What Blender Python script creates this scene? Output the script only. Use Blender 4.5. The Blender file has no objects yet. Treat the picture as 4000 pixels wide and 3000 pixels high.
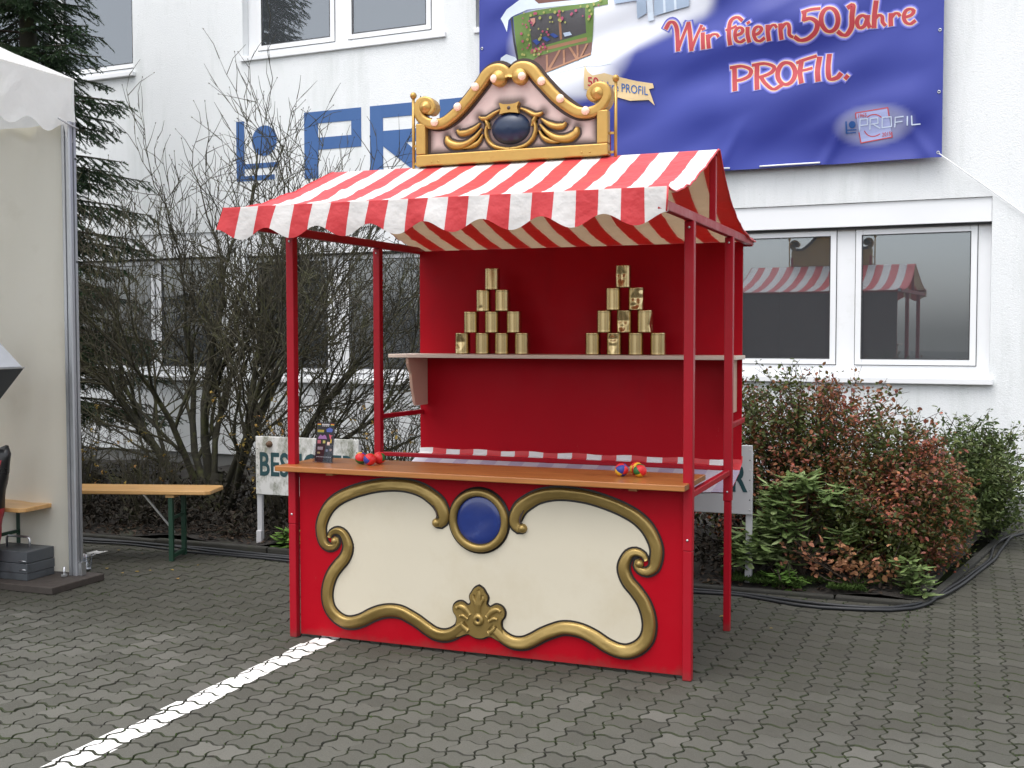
import bpy, math, random
from mathutils import Vector, Matrix, noise
from mathutils.geometry import tessellate_polygon

random.seed(11)
R = math.radians
SC = bpy.context.scene
COL = SC.collection

# ------------------------------------------------------------------ camera
CAM_LOC = Vector((3.2519, -5.1182, 1.5933))
YAW, PITCH, ROLL = -0.3762, -0.0443, -0.001
fw = Vector((math.sin(YAW)*math.cos(PITCH), math.cos(YAW)*math.cos(PITCH), math.sin(PITCH)))
rt = Vector((math.cos(YAW), -math.sin(YAW), 0.0))
up = rt.cross(fw)
rt2 = rt*math.cos(ROLL) + up*math.sin(ROLL)
up2 = up*math.cos(ROLL) - rt*math.sin(ROLL)
cam_data = bpy.data.cameras.new('camera')
cam_data.sensor_width = 36.0
cam_data.lens = 36.0*4459.7/4000.0
cam_data.clip_start = 0.05
cam_data.clip_end = 600.0
cam = bpy.data.objects.new('camera', cam_data)
M = Matrix.Identity(4)
for i in range(3):
    M[i][0] = rt2[i]; M[i][1] = up2[i]; M[i][2] = -fw[i]; M[i][3] = CAM_LOC[i]
cam.matrix_world = M
COL.objects.link(cam)
SC.camera = cam

# ------------------------------------------------------------------ overcast daylight
SUN_EL, SUN_AZ = R(70), R(200)          # azimuth clockwise from +y
world = bpy.data.worlds.new('World')
SC.world = world
world.use_nodes = True
nt = world.node_tree
nt.nodes.clear()
sky = nt.nodes.new('ShaderNodeTexSky')
sky.sky_type = 'NISHITA'
sky.sun_disc = False
sky.sun_elevation = SUN_EL
sky.sun_rotation = SUN_AZ
sky.dust_density = 3.0
sky.air_density = 1.0
hsv = nt.nodes.new('ShaderNodeHueSaturation')   # a closed cloud cover takes the blue out of the sky
hsv.inputs['Saturation'].default_value = 0.28
bg = nt.nodes.new('ShaderNodeBackground')
bg.inputs['Strength'].default_value = 0.15
wo = nt.nodes.new('ShaderNodeOutputWorld')
nt.links.new(sky.outputs[0], hsv.inputs['Color'])
nt.links.new(hsv.outputs[0], bg.inputs['Color'])
nt.links.new(bg.outputs[0], wo.inputs['Surface'])
sun_d = bpy.data.lights.new('sun', 'SUN')
sun_d.energy = 0.7
sun_d.angle = R(60)
sun_d.color = (1.0, 0.97, 0.93)
sun = bpy.data.objects.new('sun', sun_d)
sdir = Vector((math.sin(SUN_AZ)*math.cos(SUN_EL), math.cos(SUN_AZ)*math.cos(SUN_EL), math.sin(SUN_EL)))
sun.rotation_euler = sdir.to_track_quat('Z', 'Y').to_euler()
sun.location = sdir*30
COL.objects.link(sun)
vs = SC.view_settings
vs.view_transform = 'Standard'
vs.look = 'None'
vs.exposure = 1.28
vs.gamma = 1.0
vs.use_curve_mapping = False
cy = SC.cycles
cy.max_bounces = 7; cy.diffuse_bounces = 4; cy.glossy_bounces = 3; cy.transmission_bounces = 4; cy.transparent_max_bounces = 8
cy.caustics_reflective = False; cy.caustics_refractive = False

# ------------------------------------------------------------------ materials
def newmat(name):
    m = bpy.data.materials.new(name)
    m.use_nodes = True
    t = m.node_tree
    return m, t, t.nodes['Principled BSDF']

def mix_col(t, fac, a, b, mode='MIX'):
    n = t.nodes.new('ShaderNodeMix')
    n.data_type = 'RGBA'
    n.blend_type = mode
    for sock, val in ((n.inputs[0], fac), (n.inputs[6], a), (n.inputs[7], b)):
        if hasattr(val, 'is_output'):
            t.links.new(val, sock)
        elif isinstance(val, (int, float)):
            sock.default_value = val
        else:
            sock.default_value = (*val[:3], 1.0)
    return n.outputs[2]

def tex_noise(t, scale, detail=4.0, rough=0.6, vec=None):
    n = t.nodes.new('ShaderNodeTexNoise')
    n.inputs['Scale'].default_value = scale
    n.inputs['Detail'].default_value = detail
    n.inputs['Roughness'].default_value = rough
    if vec is not None:
        t.links.new(vec, n.inputs['Vector'])
    return n.outputs['Fac']

def coords(t, scale=(1, 1, 1), kind='Object'):
    tc = t.nodes.new('ShaderNodeTexCoord')
    mp = t.nodes.new('ShaderNodeMapping')
    mp.inputs['Scale'].default_value = scale
    t.links.new(tc.outputs[kind], mp.inputs['Vector'])
    return mp.outputs[0]

def wpos(t, scale=(1, 1, 1)):
    g = t.nodes.new('ShaderNodeNewGeometry')
    mp = t.nodes.new('ShaderNodeMapping')
    mp.inputs['Scale'].default_value = scale
    t.links.new(g.outputs['Position'], mp.inputs['Vector'])
    return mp.outputs[0]

def ramp(t, fac, stops, interp='LINEAR'):
    n = t.nodes.new('ShaderNodeValToRGB')
    n.color_ramp.interpolation = interp
    e = n.color_ramp.elements
    while len(e) < len(stops):
        e.new(0.5)
    for i, (p, c) in enumerate(stops):
        e[i].position = p
        e[i].color = (*c[:3], 1.0) if hasattr(c, '__len__') else (c, c, c, 1.0)
    t.links.new(fac, n.inputs[0])
    return n.outputs[0]

def add_bump(t, bs, height, strength=0.3, dist=0.01):
    b = t.nodes.new('ShaderNodeBump')
    b.inputs['Strength'].default_value = strength
    b.inputs['Distance'].default_value = dist
    t.links.new(height, b.inputs['Height'])
    t.links.new(b.outputs[0], bs.inputs['Normal'])

def mat(name, col, rough=0.6, metal=0.0, var=0.12, vscale=4.0, bump=0.0, bscale=60.0, coat=0.0, spec=0.5, dirt=None, dscale=3.0, damt=(0.55, 0.75)):
    m, t, bs = newmat(name)
    vec = wpos(t)
    f = tex_noise(t, vscale, 5.0, 0.65, vec)
    lo = tuple(c*(1-var) for c in col)
    hi = tuple(min(1.0, c*(1+var)) for c in col)
    c = mix_col(t, f, lo, hi)
    if dirt is not None:
        d = ramp(t, tex_noise(t, dscale, 8.0, 0.7, vec), [(damt[0], 0.0), (damt[1], 1.0)])
        c = mix_col(t, d, c, dirt)
    t.links.new(c, bs.inputs['Base Color'])
    bs.inputs['Metallic'].default_value = metal
    r = ramp(t, tex_noise(t, vscale*2.3, 4.0, 0.6, vec), [(0.3, max(0.02, rough*0.85)), (0.7, min(1.0, rough*1.15))])
    t.links.new(r, bs.inputs['Roughness'])
    bs.inputs['Specular IOR Level'].default_value = spec
    if coat:
        bs.inputs['Coat Weight'].default_value = coat
        bs.inputs['Coat Roughness'].default_value = 0.12
    if bump:
        add_bump(t, bs, tex_noise(t, bscale, 6.0, 0.65, vec), bump, 0.01)
    return m

def red_mat(name, col, rough, spec):
    m, t, bs = newmat(name)
    vec = wpos(t)
    c = mix_col(t, tex_noise(t, 1.4, 5, 0.6, vec), tuple(v*0.9 for v in col), tuple(v*1.1 for v in col))
    smear = ramp(t, tex_noise(t, 3.5, 8, 0.75, wpos(t, (1, 1, 0.35))), [(0.52, 0.0), (0.80, 0.55)])
    c = mix_col(t, smear, c, (col[0]*0.62, col[1]*2.0, col[2]*1.2))
    scuff = ramp(t, tex_noise(t, 17, 9, 0.85, wpos(t, (1, 1, 0.5))), [(0.635, 0.0), (0.68, 0.6)])
    c = mix_col(t, scuff, c, (0.30, 0.09, 0.08))
    chip = ramp(t, tex_noise(t, 46, 6, 0.8, vec), [(0.695, 0.0), (0.715, 1.0)])
    c = mix_col(t, chip, c, (0.10, 0.03, 0.028))
    sp = t.nodes.new('ShaderNodeSeparateXYZ'); t.links.new(vec, sp.inputs[0])
    ad = t.nodes.new('ShaderNodeMath'); ad.operation = 'MULTIPLY_ADD'; ad.inputs[1].default_value = -0.16
    t.links.new(tex_noise(t, 11, 8, 0.8, vec), ad.inputs[0])
    a2 = t.nodes.new('ShaderNodeMath'); a2.operation = 'ADD'; a2.inputs[1].default_value = 0.2
    t.links.new(sp.outputs[2], a2.inputs[0]); t.links.new(a2.outputs[0], ad.inputs[2])
    splash = ramp(t, ad.outputs[0], [(0.125, 0.40), (0.175, 0.0)])     # mud splashed up from the paving
    c = mix_col(t, splash, c, (0.11, 0.055, 0.045))
    t.links.new(c, bs.inputs['Base Color'])
    t.links.new(ramp(t, tex_noise(t, 6, 6, 0.7, vec), [(0.35, rough*0.8), (0.7, rough*1.3)]), bs.inputs['Roughness'])
    bs.inputs['Specular IOR Level'].default_value = spec
    add_bump(t, bs, tex_noise(t, 9, 4, 0.6, vec), 0.05, 0.02)
    return m
RED = (0.34, 0.004, 0.014)
M_RED = red_mat('red paint', RED, 0.42, 0.28)
M_RED0 = mat('red paint plain', RED, 0.38, spec=0.35, var=0.08, vscale=3, bump=0.04, bscale=160, dirt=(0.24, 0.006, 0.010), dscale=2.2, damt=(0.6, 0.9))
M_REDPANEL = red_mat('red panel paint', (0.36, 0.002, 0.010), 0.5, 0.12)
M_PANELBACK = mat('dark stained plywood', (0.11, 0.052, 0.042), 0.6, var=0.25, vscale=6)
M_GOLD = mat('old gold paint', (0.30, 0.205, 0.065), 0.33, metal=0.6, var=0.14, vscale=9, bump=0.12, bscale=55)
M_GOLD2 = mat('bright gold paint', (0.45, 0.275, 0.072), 0.36, metal=0.5, var=0.14, vscale=9, bump=0.08, bscale=60, dirt=(0.30, 0.10, 0.02), dscale=7, damt=(0.58, 0.8))
M_BLACK = mat('black outline paint', (0.012, 0.009, 0.008), 0.45, var=0.2)
M_CREAM = mat('cream paint', (0.58, 0.525, 0.41), 0.5, var=0.05, vscale=2.2, bump=0.03, bscale=180, dirt=(0.50, 0.43, 0.30), dscale=1.8, damt=(0.5, 0.85))
M_PINKCREAM = mat('aged pink cream paint', (0.55, 0.42, 0.37), 0.5, var=0.10, vscale=8, dirt=(0.22, 0.13, 0.11), dscale=9, damt=(0.55, 0.8))
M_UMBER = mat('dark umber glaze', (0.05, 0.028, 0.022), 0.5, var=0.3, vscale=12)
M_BLUE = mat('royal blue enamel', (0.012, 0.03, 0.17), 0.22, var=0.25, vscale=7, dirt=(0.04, 0.08, 0.26), dscale=14, damt=(0.6, 0.85), coat=0.4)
M_NAVY = mat('dark blue enamel cabochon', (0.006, 0.018, 0.05), 0.34, var=0.3, vscale=12)
M_WHITEPAINT = mat('white gloss paint', (0.78, 0.79, 0.80), 0.4, var=0.03, vscale=2)
M_FRAME = mat('white window plastic', (0.80, 0.81, 0.82), 0.35, var=0.03, vscale=2, dirt=(0.62, 0.63, 0.60), dscale=1.6, damt=(0.6, 0.9))
M_GASKET = mat('black gasket', (0.03, 0.03, 0.032), 0.6)
M_SIGNBLUE = mat('wall lettering blue', (0.042, 0.115, 0.30), 0.6, var=0.08, vscale=3)
M_ALU = mat('anodised aluminium', (0.42, 0.43, 0.45), 0.42, metal=0.75, var=0.06, vscale=6)
M_ALUDARK = mat('shaded groove', (0.06, 0.06, 0.065), 0.6)
M_STEEL = mat('bright steel', (0.55, 0.56, 0.57), 0.3, metal=0.9)
M_GREYBOX = mat('grey painted weight box', (0.070, 0.078, 0.085), 0.45, var=0.2, vscale=7, dirt=(0.035, 0.038, 0.04), dscale=6)
M_PLATE = mat('rusty dark plate', (0.045, 0.036, 0.03), 0.75, var=0.35, vscale=12)
M_GREEN = mat('dark green enamel', (0.012, 0.05, 0.028), 0.45)
M_SIGNWHITE = None
M_LETTER = mat('dark teal lettering', (0.012, 0.055, 0.065), 0.55, dirt=(0.10, 0.13, 0.12), dscale=18, damt=(0.62, 0.8))
M_CABLE = mat('black rubber cable', (0.012, 0.013, 0.015), 0.5)
M_KERB = mat('weathered concrete edging', (0.026, 0.025, 0.020), 0.95, var=0.35, vscale=6, bump=0.4, bscale=60, dirt=(0.03, 0.038, 0.015), dscale=4)
M_PLINTH = mat('grey plinth render', (0.20, 0.20, 0.19), 0.9, var=0.15, vscale=4, bump=0.2, bscale=80)
M_ROOM = mat('dim interior', (0.34, 0.35, 0.36), 0.9)
M_CLOTHGREY = mat('pale lavender cloth lining', (0.48, 0.46, 0.52), 0.7, var=0.10, vscale=5)
M_CLOTHGREY2 = mat('lavender cloth lining', (0.38, 0.34, 0.44), 0.7, var=0.10, vscale=5)
M_PINKWOOD = mat('pale primed wood', (0.55, 0.36, 0.27), 0.55, var=0.08, vscale=7, bump=0.05, bscale=60)
M_SHELF = mat('pale shelf edge', (0.60, 0.49, 0.41), 0.5, var=0.08, vscale=7)
M_BARE = mat('bare steel wear', (0.35, 0.33, 0.33), 0.45, metal=0.6)

def see_through(m, t, bs, c, trans):
    tl = t.nodes.new('ShaderNodeBsdfTranslucent'); t.links.new(c, tl.inputs['Color'])
    mx = t.nodes.new('ShaderNodeMixShader'); mx.inputs[0].default_value = trans
    t.links.new(bs.outputs[0], mx.inputs[1]); t.links.new(tl.outputs[0], mx.inputs[2])
    t.links.new(mx.outputs[0], t.nodes['Material Output'].inputs['Surface'])
def cloth_mat(name, col, trans=0.3):
    m, t, bs = newmat(name)
    vec = wpos(t)
    c = mix_col(t, tex_noise(t, 3.0, 5, 0.6, vec), tuple(v*0.93 for v in col), tuple(min(1, v*1.05) for v in col))
    t.links.new(c, bs.inputs['Base Color'])
    bs.inputs['Roughness'].default_value = 0.42
    bs.inputs['Specular IOR Level'].default_value = 0.5
    bs.inputs['Sheen Weight'].default_value = 0.1
    add_bump(t, bs, tex_noise(t, 6.5, 4, 0.55, vec), 0.55, 0.03)
    see_through(m, t, bs, c, trans)
    return m
M_CW = cloth_mat('white awning cloth', (0.90, 0.89, 0.88))
M_CR = cloth_mat('red awning cloth', (0.76, 0.065, 0.075))
M_LINING_W = cloth_mat('tan canopy lining', (0.74, 0.58, 0.39), 0.55)
M_LINING_R = cloth_mat('orange red canopy lining', (0.64, 0.15, 0.11), 0.55)
M_TENT = cloth_mat('white tent fabric', (0.90, 0.90, 0.88), 0.45)

def wood_mat(name, dark, light, rough=0.3, coat=0.3, axis='x', scale=1.0):
    m, t, bs = newmat(name)
    s = (1.2*scale, 14*scale, 14*scale) if axis == 'x' else (14*scale, 1.2*scale, 14*scale)
    vec = coords(t, s)
    f = tex_noise(t, 2.2, 7, 0.6, vec)
    c = ramp(t, f, [(0.28, dark), (0.5, tuple((a+b)/2 for a, b in zip(dark, light))), (0.72, light)])
    v2 = coords(t, (2.6, 9, 9) if axis == 'x' else (9, 2.6, 9))
    vo = t.nodes.new('ShaderNodeTexVoronoi')
    vo.inputs['Scale'].default_value = 1.0
    t.links.new(v2, vo.inputs['Vector'])
    knot = ramp(t, vo.outputs['Distance'], [(0.0, 1.0), (0.07, 0.8), (0.16, 0.0)])
    c = mix_col(t, knot, c, tuple(v*0.35 for v in dark))
    t.links.new(c, bs.inputs['Base Color'])
    bs.inputs['Roughness'].default_value = rough
    bs.inputs['Coat Weight'].default_value = coat
    bs.inputs['Coat Roughness'].default_value = 0.2
    add_bump(t, bs, f, 0.06, 0.01)
    return m
M_COUNTER = wood_mat('varnished orange pine', (0.28, 0.095, 0.020), (0.46, 0.185, 0.050), 0.36, 0.4)
M_BENCH = wood_mat('yellow bench pine', (0.46, 0.25, 0.085), (0.62, 0.37, 0.15), 0.35, 0.3)
M_ENDGRAIN = mat('board end grain', (0.22, 0.09, 0.025), 0.7, var=0.3, vscale=40)

def stucco():
    m, t, bs = newmat('white textured render')
    vec = wpos(t)
    c = mix_col(t, tex_noise(t, 1.1, 6, 0.65, vec), (0.74, 0.76, 0.765), (0.82, 0.835, 0.835))
    streak = ramp(t, tex_noise(t, 1.0, 7, 0.7, wpos(t, (2.4, 2.4, 0.35))), [(0.52, 0.0), (0.8, 1.0)])
    c = mix_col(t, mix_col(t, 0.62, (0, 0, 0), streak), c, (0.50, 0.535, 0.51))
    spot = ramp(t, tex_noise(t, 26, 3, 0.6, vec), [(0.66, 0.0), (0.74, 1.0)])
    c = mix_col(t, mix_col(t, 0.35, (0, 0, 0), spot), c, (0.46, 0.48, 0.46))
    t.links.new(c, bs.inputs['Base Color'])
    bs.inputs['Roughness'].default_value = 0.92
    bs.inputs['Specular IOR Level'].default_value = 0.2
    add_bump(t, bs, tex_noise(t, 75, 6, 0.75, vec), 0.55, 0.012)
    return m
M_STUCCO = stucco()

def glass_pane(name, tint=(0.66, 0.70, 0.72), ior=2.5, sky_haze=0.0):
    m = bpy.data.materials.new(name)
    m.use_nodes = True
    t = m.node_tree
    t.nodes.clear()
    out = t.nodes.new('ShaderNodeOutputMaterial')
    fr = t.nodes.new('ShaderNodeFresnel')
    fr.inputs['IOR'].default_value = ior
    gl = t.nodes.new('ShaderNodeBsdfGlossy')
    gl.inputs['Roughness'].default_value = 0.012
    gl.inputs['Color'].default_value = (0.9, 0.95, 1.0, 1)
    tr = t.nodes.new('ShaderNodeBsdfTransparent')
    tr.inputs['Color'].default_value = (*tint, 1)
    b = t.nodes.new('ShaderNodeBump')
    b.inputs['Strength'].default_value = 0.02
    b.inputs['Distance'].default_value = 0.01
    t.links.new(tex_noise(t, 1.6, 1, 0.4, wpos(t)), b.inputs['Height'])
    t.links.new(b.outputs[0], gl.inputs['Normal'])
    mx = t.nodes.new('ShaderNodeMixShader')
    t.links.new(fr.outputs[0], mx.inputs[0])
    t.links.new(tr.outputs[0], mx.inputs[1])
    t.links.new(gl.outputs[0], mx.inputs[2])
    df = t.nodes.new('ShaderNodeBsdfDiffuse')                 # even grey mixed in to stand for reflected sky
    df.inputs['Color'].default_value = (0.52, 0.56, 0.60, 1)
    m2 = t.nodes.new('ShaderNodeMixShader')
    m2.inputs[0].default_value = sky_haze
    t.links.new(mx.outputs[0], m2.inputs[1])
    t.links.new(df.outputs[0], m2.inputs[2])
    t.links.new(m2.outputs[0], out.inputs['Surface'])
    return m
M_PANE = glass_pane('window glass', sky_haze=0.075)
M_ACRYL = glass_pane('clear acrylic', (0.88, 0.89, 0.91), 1.6)
_t = M_ACRYL.node_tree
_mx = [n for n in _t.nodes if n.type == 'MIX_SHADER' and n.inputs[0].links][0]
_t.links.remove(_mx.inputs[0].links[0]); _mx.inputs[0].default_value = 0.10

def paver_mat():
    m, t, bs = newmat('grey concrete paver')
    g = t.nodes.new('ShaderNodeNewGeometry')
    oi = t.nodes.new('ShaderNodeObjectInfo')
    ad = t.nodes.new('ShaderNodeMath'); ad.operation = 'ADD'
    t.links.new(g.outputs['Random Per Island'], ad.inputs[0])
    t.links.new(oi.outputs['Random'], ad.inputs[1])
    frc = t.nodes.new('ShaderNodeMath'); frc.operation = 'FRACT'
    t.links.new(ad.outputs[0], frc.inputs[0])
    vec = wpos(t)
    base = ramp(t, frc.outputs[0], [(0.0, (0.058, 0.058, 0.046)), (0.5, (0.082, 0.082, 0.067)), (0.9, (0.102, 0.101, 0.085)), (1.0, (0.138, 0.135, 0.117))])
    big = ramp(t, tex_noise(t, 0.55, 5, 0.6, vec), [(0.3, 0.0), (0.7, 1.0)])
    c = mix_col(t, mix_col(t, 0.5, (0, 0, 0), big), base, (0.050, 0.047, 0.040))
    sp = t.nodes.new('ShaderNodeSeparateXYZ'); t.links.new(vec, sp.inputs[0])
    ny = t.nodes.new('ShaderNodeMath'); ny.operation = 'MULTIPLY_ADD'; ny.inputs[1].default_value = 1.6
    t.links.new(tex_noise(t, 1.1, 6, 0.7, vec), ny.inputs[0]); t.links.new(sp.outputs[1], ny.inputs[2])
    bed_darkening = ramp(t, ny.outputs[0], [(0.25, 0.0), (1.0, 0.75)])       # pavers get darker towards the bed
    c = mix_col(t, bed_darkening, c, (0.036, 0.034, 0.024))
    grain = tex_noise(t, 190, 4, 0.8, vec)
    c = mix_col(t, ramp(t, grain, [(0.55, 0.0), (0.72, 0.55)]), c, (0.20, 0.19, 0.178))
    c = mix_col(t, ramp(t, tex_noise(t, 90, 4, 0.75, vec), [(0.58, 0.0), (0.72, 0.7)]), c, (0.026, 0.024, 0.022))
    moss = ramp(t, tex_noise(t, 3.3, 7, 0.75, vec), [(0.60, 0.0), (0.78, 0.55)])
    c = mix_col(t, moss, c, (0.042, 0.045, 0.020))
    t.links.new(c, bs.inputs['Base Color'])
    bs.inputs['Roughness'].default_value = 0.82
    bs.inputs['Specular IOR Level'].default_value = 0.35
    add_bump(t, bs, grain, 0.5, 0.004)
    return m
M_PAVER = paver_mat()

def joint_mat():
    m, t, bs = newmat('mossy joint sand')
    vec = wpos(t)
    c = mix_col(t, ramp(t, tex_noise(t, 1.8, 7, 0.7, vec), [(0.42, 0.0), (0.62, 1.0)]), (0.013, 0.012, 0.009), (0.020, 0.030, 0.007))
    ln = t.nodes.new('ShaderNodeVectorMath'); ln.operation = 'LENGTH'      # far out the separate blocks merge into plain grey paving
    t.links.new(vec, ln.inputs[0])
    mr = t.nodes.new('ShaderNodeMapRange'); mr.inputs[1].default_value = 7.5; mr.inputs[2].default_value = 9.0
    t.links.new(ln.outputs['Value'], mr.inputs[0])
    c = mix_col(t, mr.outputs[0], c, mix_col(t, tex_noise(t, 0.8, 6, 0.7, vec), (0.075, 0.072, 0.064), (0.12, 0.116, 0.105)))
    t.links.new(c, bs.inputs['Base Color'])
    bs.inputs['Roughness'].default_value = 1.0
    bs.inputs['Specular IOR Level'].default_value = 0.1
    add_bump(t, bs, tex_noise(t, 120, 5, 0.7, vec), 0.6, 0.01)
    return m
M_JOINT = joint_mat()

def linepaint_mat():
    m, t, bs = newmat('worn white road paint')
    vec = wpos(t)
    w = ramp(t, tex_noise(t, 34, 8, 0.8, wpos(t, (1.6, 0.6, 1))), [(0.565, 0.0), (0.64, 1.0)])
    c = mix_col(t, w, (0.80, 0.79, 0.76), (0.15, 0.145, 0.13))
    t.links.new(c, bs.inputs['Base Color'])
    bs.inputs['Roughness'].default_value = 0.65
    add_bump(t, bs, tex_noise(t, 150, 5, 0.7, vec), 0.3, 0.004)
    return m
M_LINE = linepaint_mat()

def signboard_mat():
    m, t, bs = newmat('algae stained white board')
    vec = wpos(t, (1, 1, 0.55))
    f = ramp(t, tex_noise(t, 6.5, 9, 0.78, vec), [(0.47, 0.0), (0.62, 1.0)])
    c = mix_col(t, f, (0.62, 0.62, 0.60), (0.15, 0.16, 0.11))
    t.links.new(c, bs.inputs['Base Color'])
    bs.inputs['Roughness'].default_value = 0.55
    return m
M_SIGNWHITE = signboard_mat()
M_SIGNGREY = mat('clean grey white board', (0.50, 0.50, 0.51), 0.5, var=0.08, vscale=5)

def leaf_mat(name, stops, clump=2.2, rough=0.5, trans=0.25, mixclump=0.5):
    m, t, bs = newmat(name)
    g = t.nodes.new('ShaderNodeNewGeometry')
    n = tex_noise(t, clump, 3, 0.6, wpos(t))
    a = t.nodes.new('ShaderNodeMath'); a.operation = 'MULTIPLY'; a.inputs[1].default_value = 1-mixclump
    t.links.new(g.outputs['Random Per Island'], a.inputs[0])
    n2 = ramp(t, n, [(0.3, 0.0), (0.7, 1.0)])
    b = t.nodes.new('ShaderNodeMath'); b.operation = 'MULTIPLY_ADD'; b.inputs[1].default_value = mixclump
    t.links.new(n2, b.inputs[0]); t.links.new(a.outputs[0], b.inputs[2])
    c = ramp(t, b.outputs[0], stops)
    t.links.new(c, bs.inputs['Base Color'])
    bs.inputs['Roughness'].default_value = rough
    bs.inputs['Specular IOR Level'].default_value = 0.35
    tl = t.nodes.new('ShaderNodeBsdfTranslucent')
    t.links.new(c, tl.inputs['Color'])
    mx = t.nodes.new('ShaderNodeMixShader')
    mx.inputs[0].default_value = trans
    out = t.nodes['Material Output']
    t.links.new(bs.outputs[0], mx.inputs[1])
    t.links.new(tl.outputs[0], mx.inputs[2])
    t.links.new(mx.outputs[0], out.inputs['Surface'])
    return m
M_AUTUMN = leaf_mat('autumn leaves', [(0.0, (0.10, 0.075, 0.024)), (0.3, (0.16, 0.085, 0.030)), (0.5, (0.24, 0.085, 0.034)), (0.65, (0.19, 0.075, 0.062)), (0.8, (0.38, 0.10, 0.060)), (1.0, (0.50, 0.26, 0.085))], 3.0)
M_OLIVE = leaf_mat('olive green bush leaves', [(0.0, (0.030, 0.048, 0.010)), (0.4, (0.062, 0.082, 0.018)), (0.75, (0.095, 0.108, 0.028)), (1.0, (0.14, 0.12, 0.040))], 4.0)
M_AUTUMN2 = leaf_mat('bright orange leaves', [(0.0, (0.16, 0.08, 0.035)), (0.4, (0.36, 0.18, 0.085)), (0.8, (0.44, 0.18, 0.12)), (1.0, (0.50, 0.34, 0.16))], 4)
M_RHODO = leaf_mat('pale green leaves', [(0.0, (0.065, 0.11, 0.028)), (0.5, (0.17, 0.24, 0.080)), (1.0, (0.36, 0.43, 0.21))], 5)
M_EVERGREEN = leaf_mat('olive green leaves', [(0.0, (0.032, 0.055, 0.014)), (0.5, (0.080, 0.115, 0.032)), (1.0, (0.17, 0.19, 0.065))], 4)
M_NEEDLE = leaf_mat('spruce needles', [(0.0, (0.012, 0.027, 0.013)), (0.5, (0.028, 0.058, 0.024)), (1.0, (0.070, 0.115, 0.042))], 2.0, 0.55, 0.1)
M_YELLOW = leaf_mat('yellow rose leaves', [(0.0, (0.18, 0.14, 0.03)), (0.5, (0.34, 0.24, 0.05)), (0.8, (0.42, 0.20, 0.07)), (1.0, (0.12, 0.14, 0.03))], 3)
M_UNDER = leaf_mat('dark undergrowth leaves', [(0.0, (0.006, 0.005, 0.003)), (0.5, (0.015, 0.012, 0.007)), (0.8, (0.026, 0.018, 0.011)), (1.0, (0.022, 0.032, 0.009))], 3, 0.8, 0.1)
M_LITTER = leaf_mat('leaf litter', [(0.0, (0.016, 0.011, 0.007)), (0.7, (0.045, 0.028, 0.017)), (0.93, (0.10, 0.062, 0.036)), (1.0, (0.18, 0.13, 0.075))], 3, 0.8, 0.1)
M_BRIGHTGREEN = leaf_mat('fresh green leaves', [(0.0, (0.06, 0.13, 0.02)), (1.0, (0.16, 0.28, 0.06))], 5)
M_MOSS = leaf_mat('moss', [(0.0, (0.02, 0.045, 0.008)), (1.0, (0.065, 0.11, 0.02))], 5, 0.9)
M_BARK = mat('lichened bark', (0.022, 0.020, 0.011), 0.9, var=0.35, vscale=7, dirt=(0.070, 0.076, 0.022), dscale=9, damt=(0.5, 0.7))
M_TWIG = mat('grey brown twigs', (0.040, 0.035, 0.020), 0.85, var=0.3, vscale=5, dirt=(0.075, 0.080, 0.024), dscale=5, damt=(0.5, 0.72))
M_STEM = mat('brown stems', (0.045, 0.032, 0.022), 0.85, var=0.35, vscale=6)
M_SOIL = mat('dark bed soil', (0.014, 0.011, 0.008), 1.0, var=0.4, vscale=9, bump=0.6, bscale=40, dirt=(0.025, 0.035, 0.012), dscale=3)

# ------------------------------------------------------------------ mesh helpers
def tag(o, label=None, cat=None, group=None, kind=None):
    if label: o['label'] = label
    if cat: o['category'] = cat
    if group: o['group'] = group
    if kind: o['kind'] = kind
    return o

def empty(name, loc, label, cat, group=None):
    o = bpy.data.objects.new(name, None)
    o.location = loc
    o.empty_display_size = 0.1
    COL.objects.link(o)
    return tag(o, label, cat, group)

def origin_of(o):
    v = Vector((0, 0, 0))
    while o is not None:
        v = v + Vector(o.location)
        o = o.parent
    return v

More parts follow.
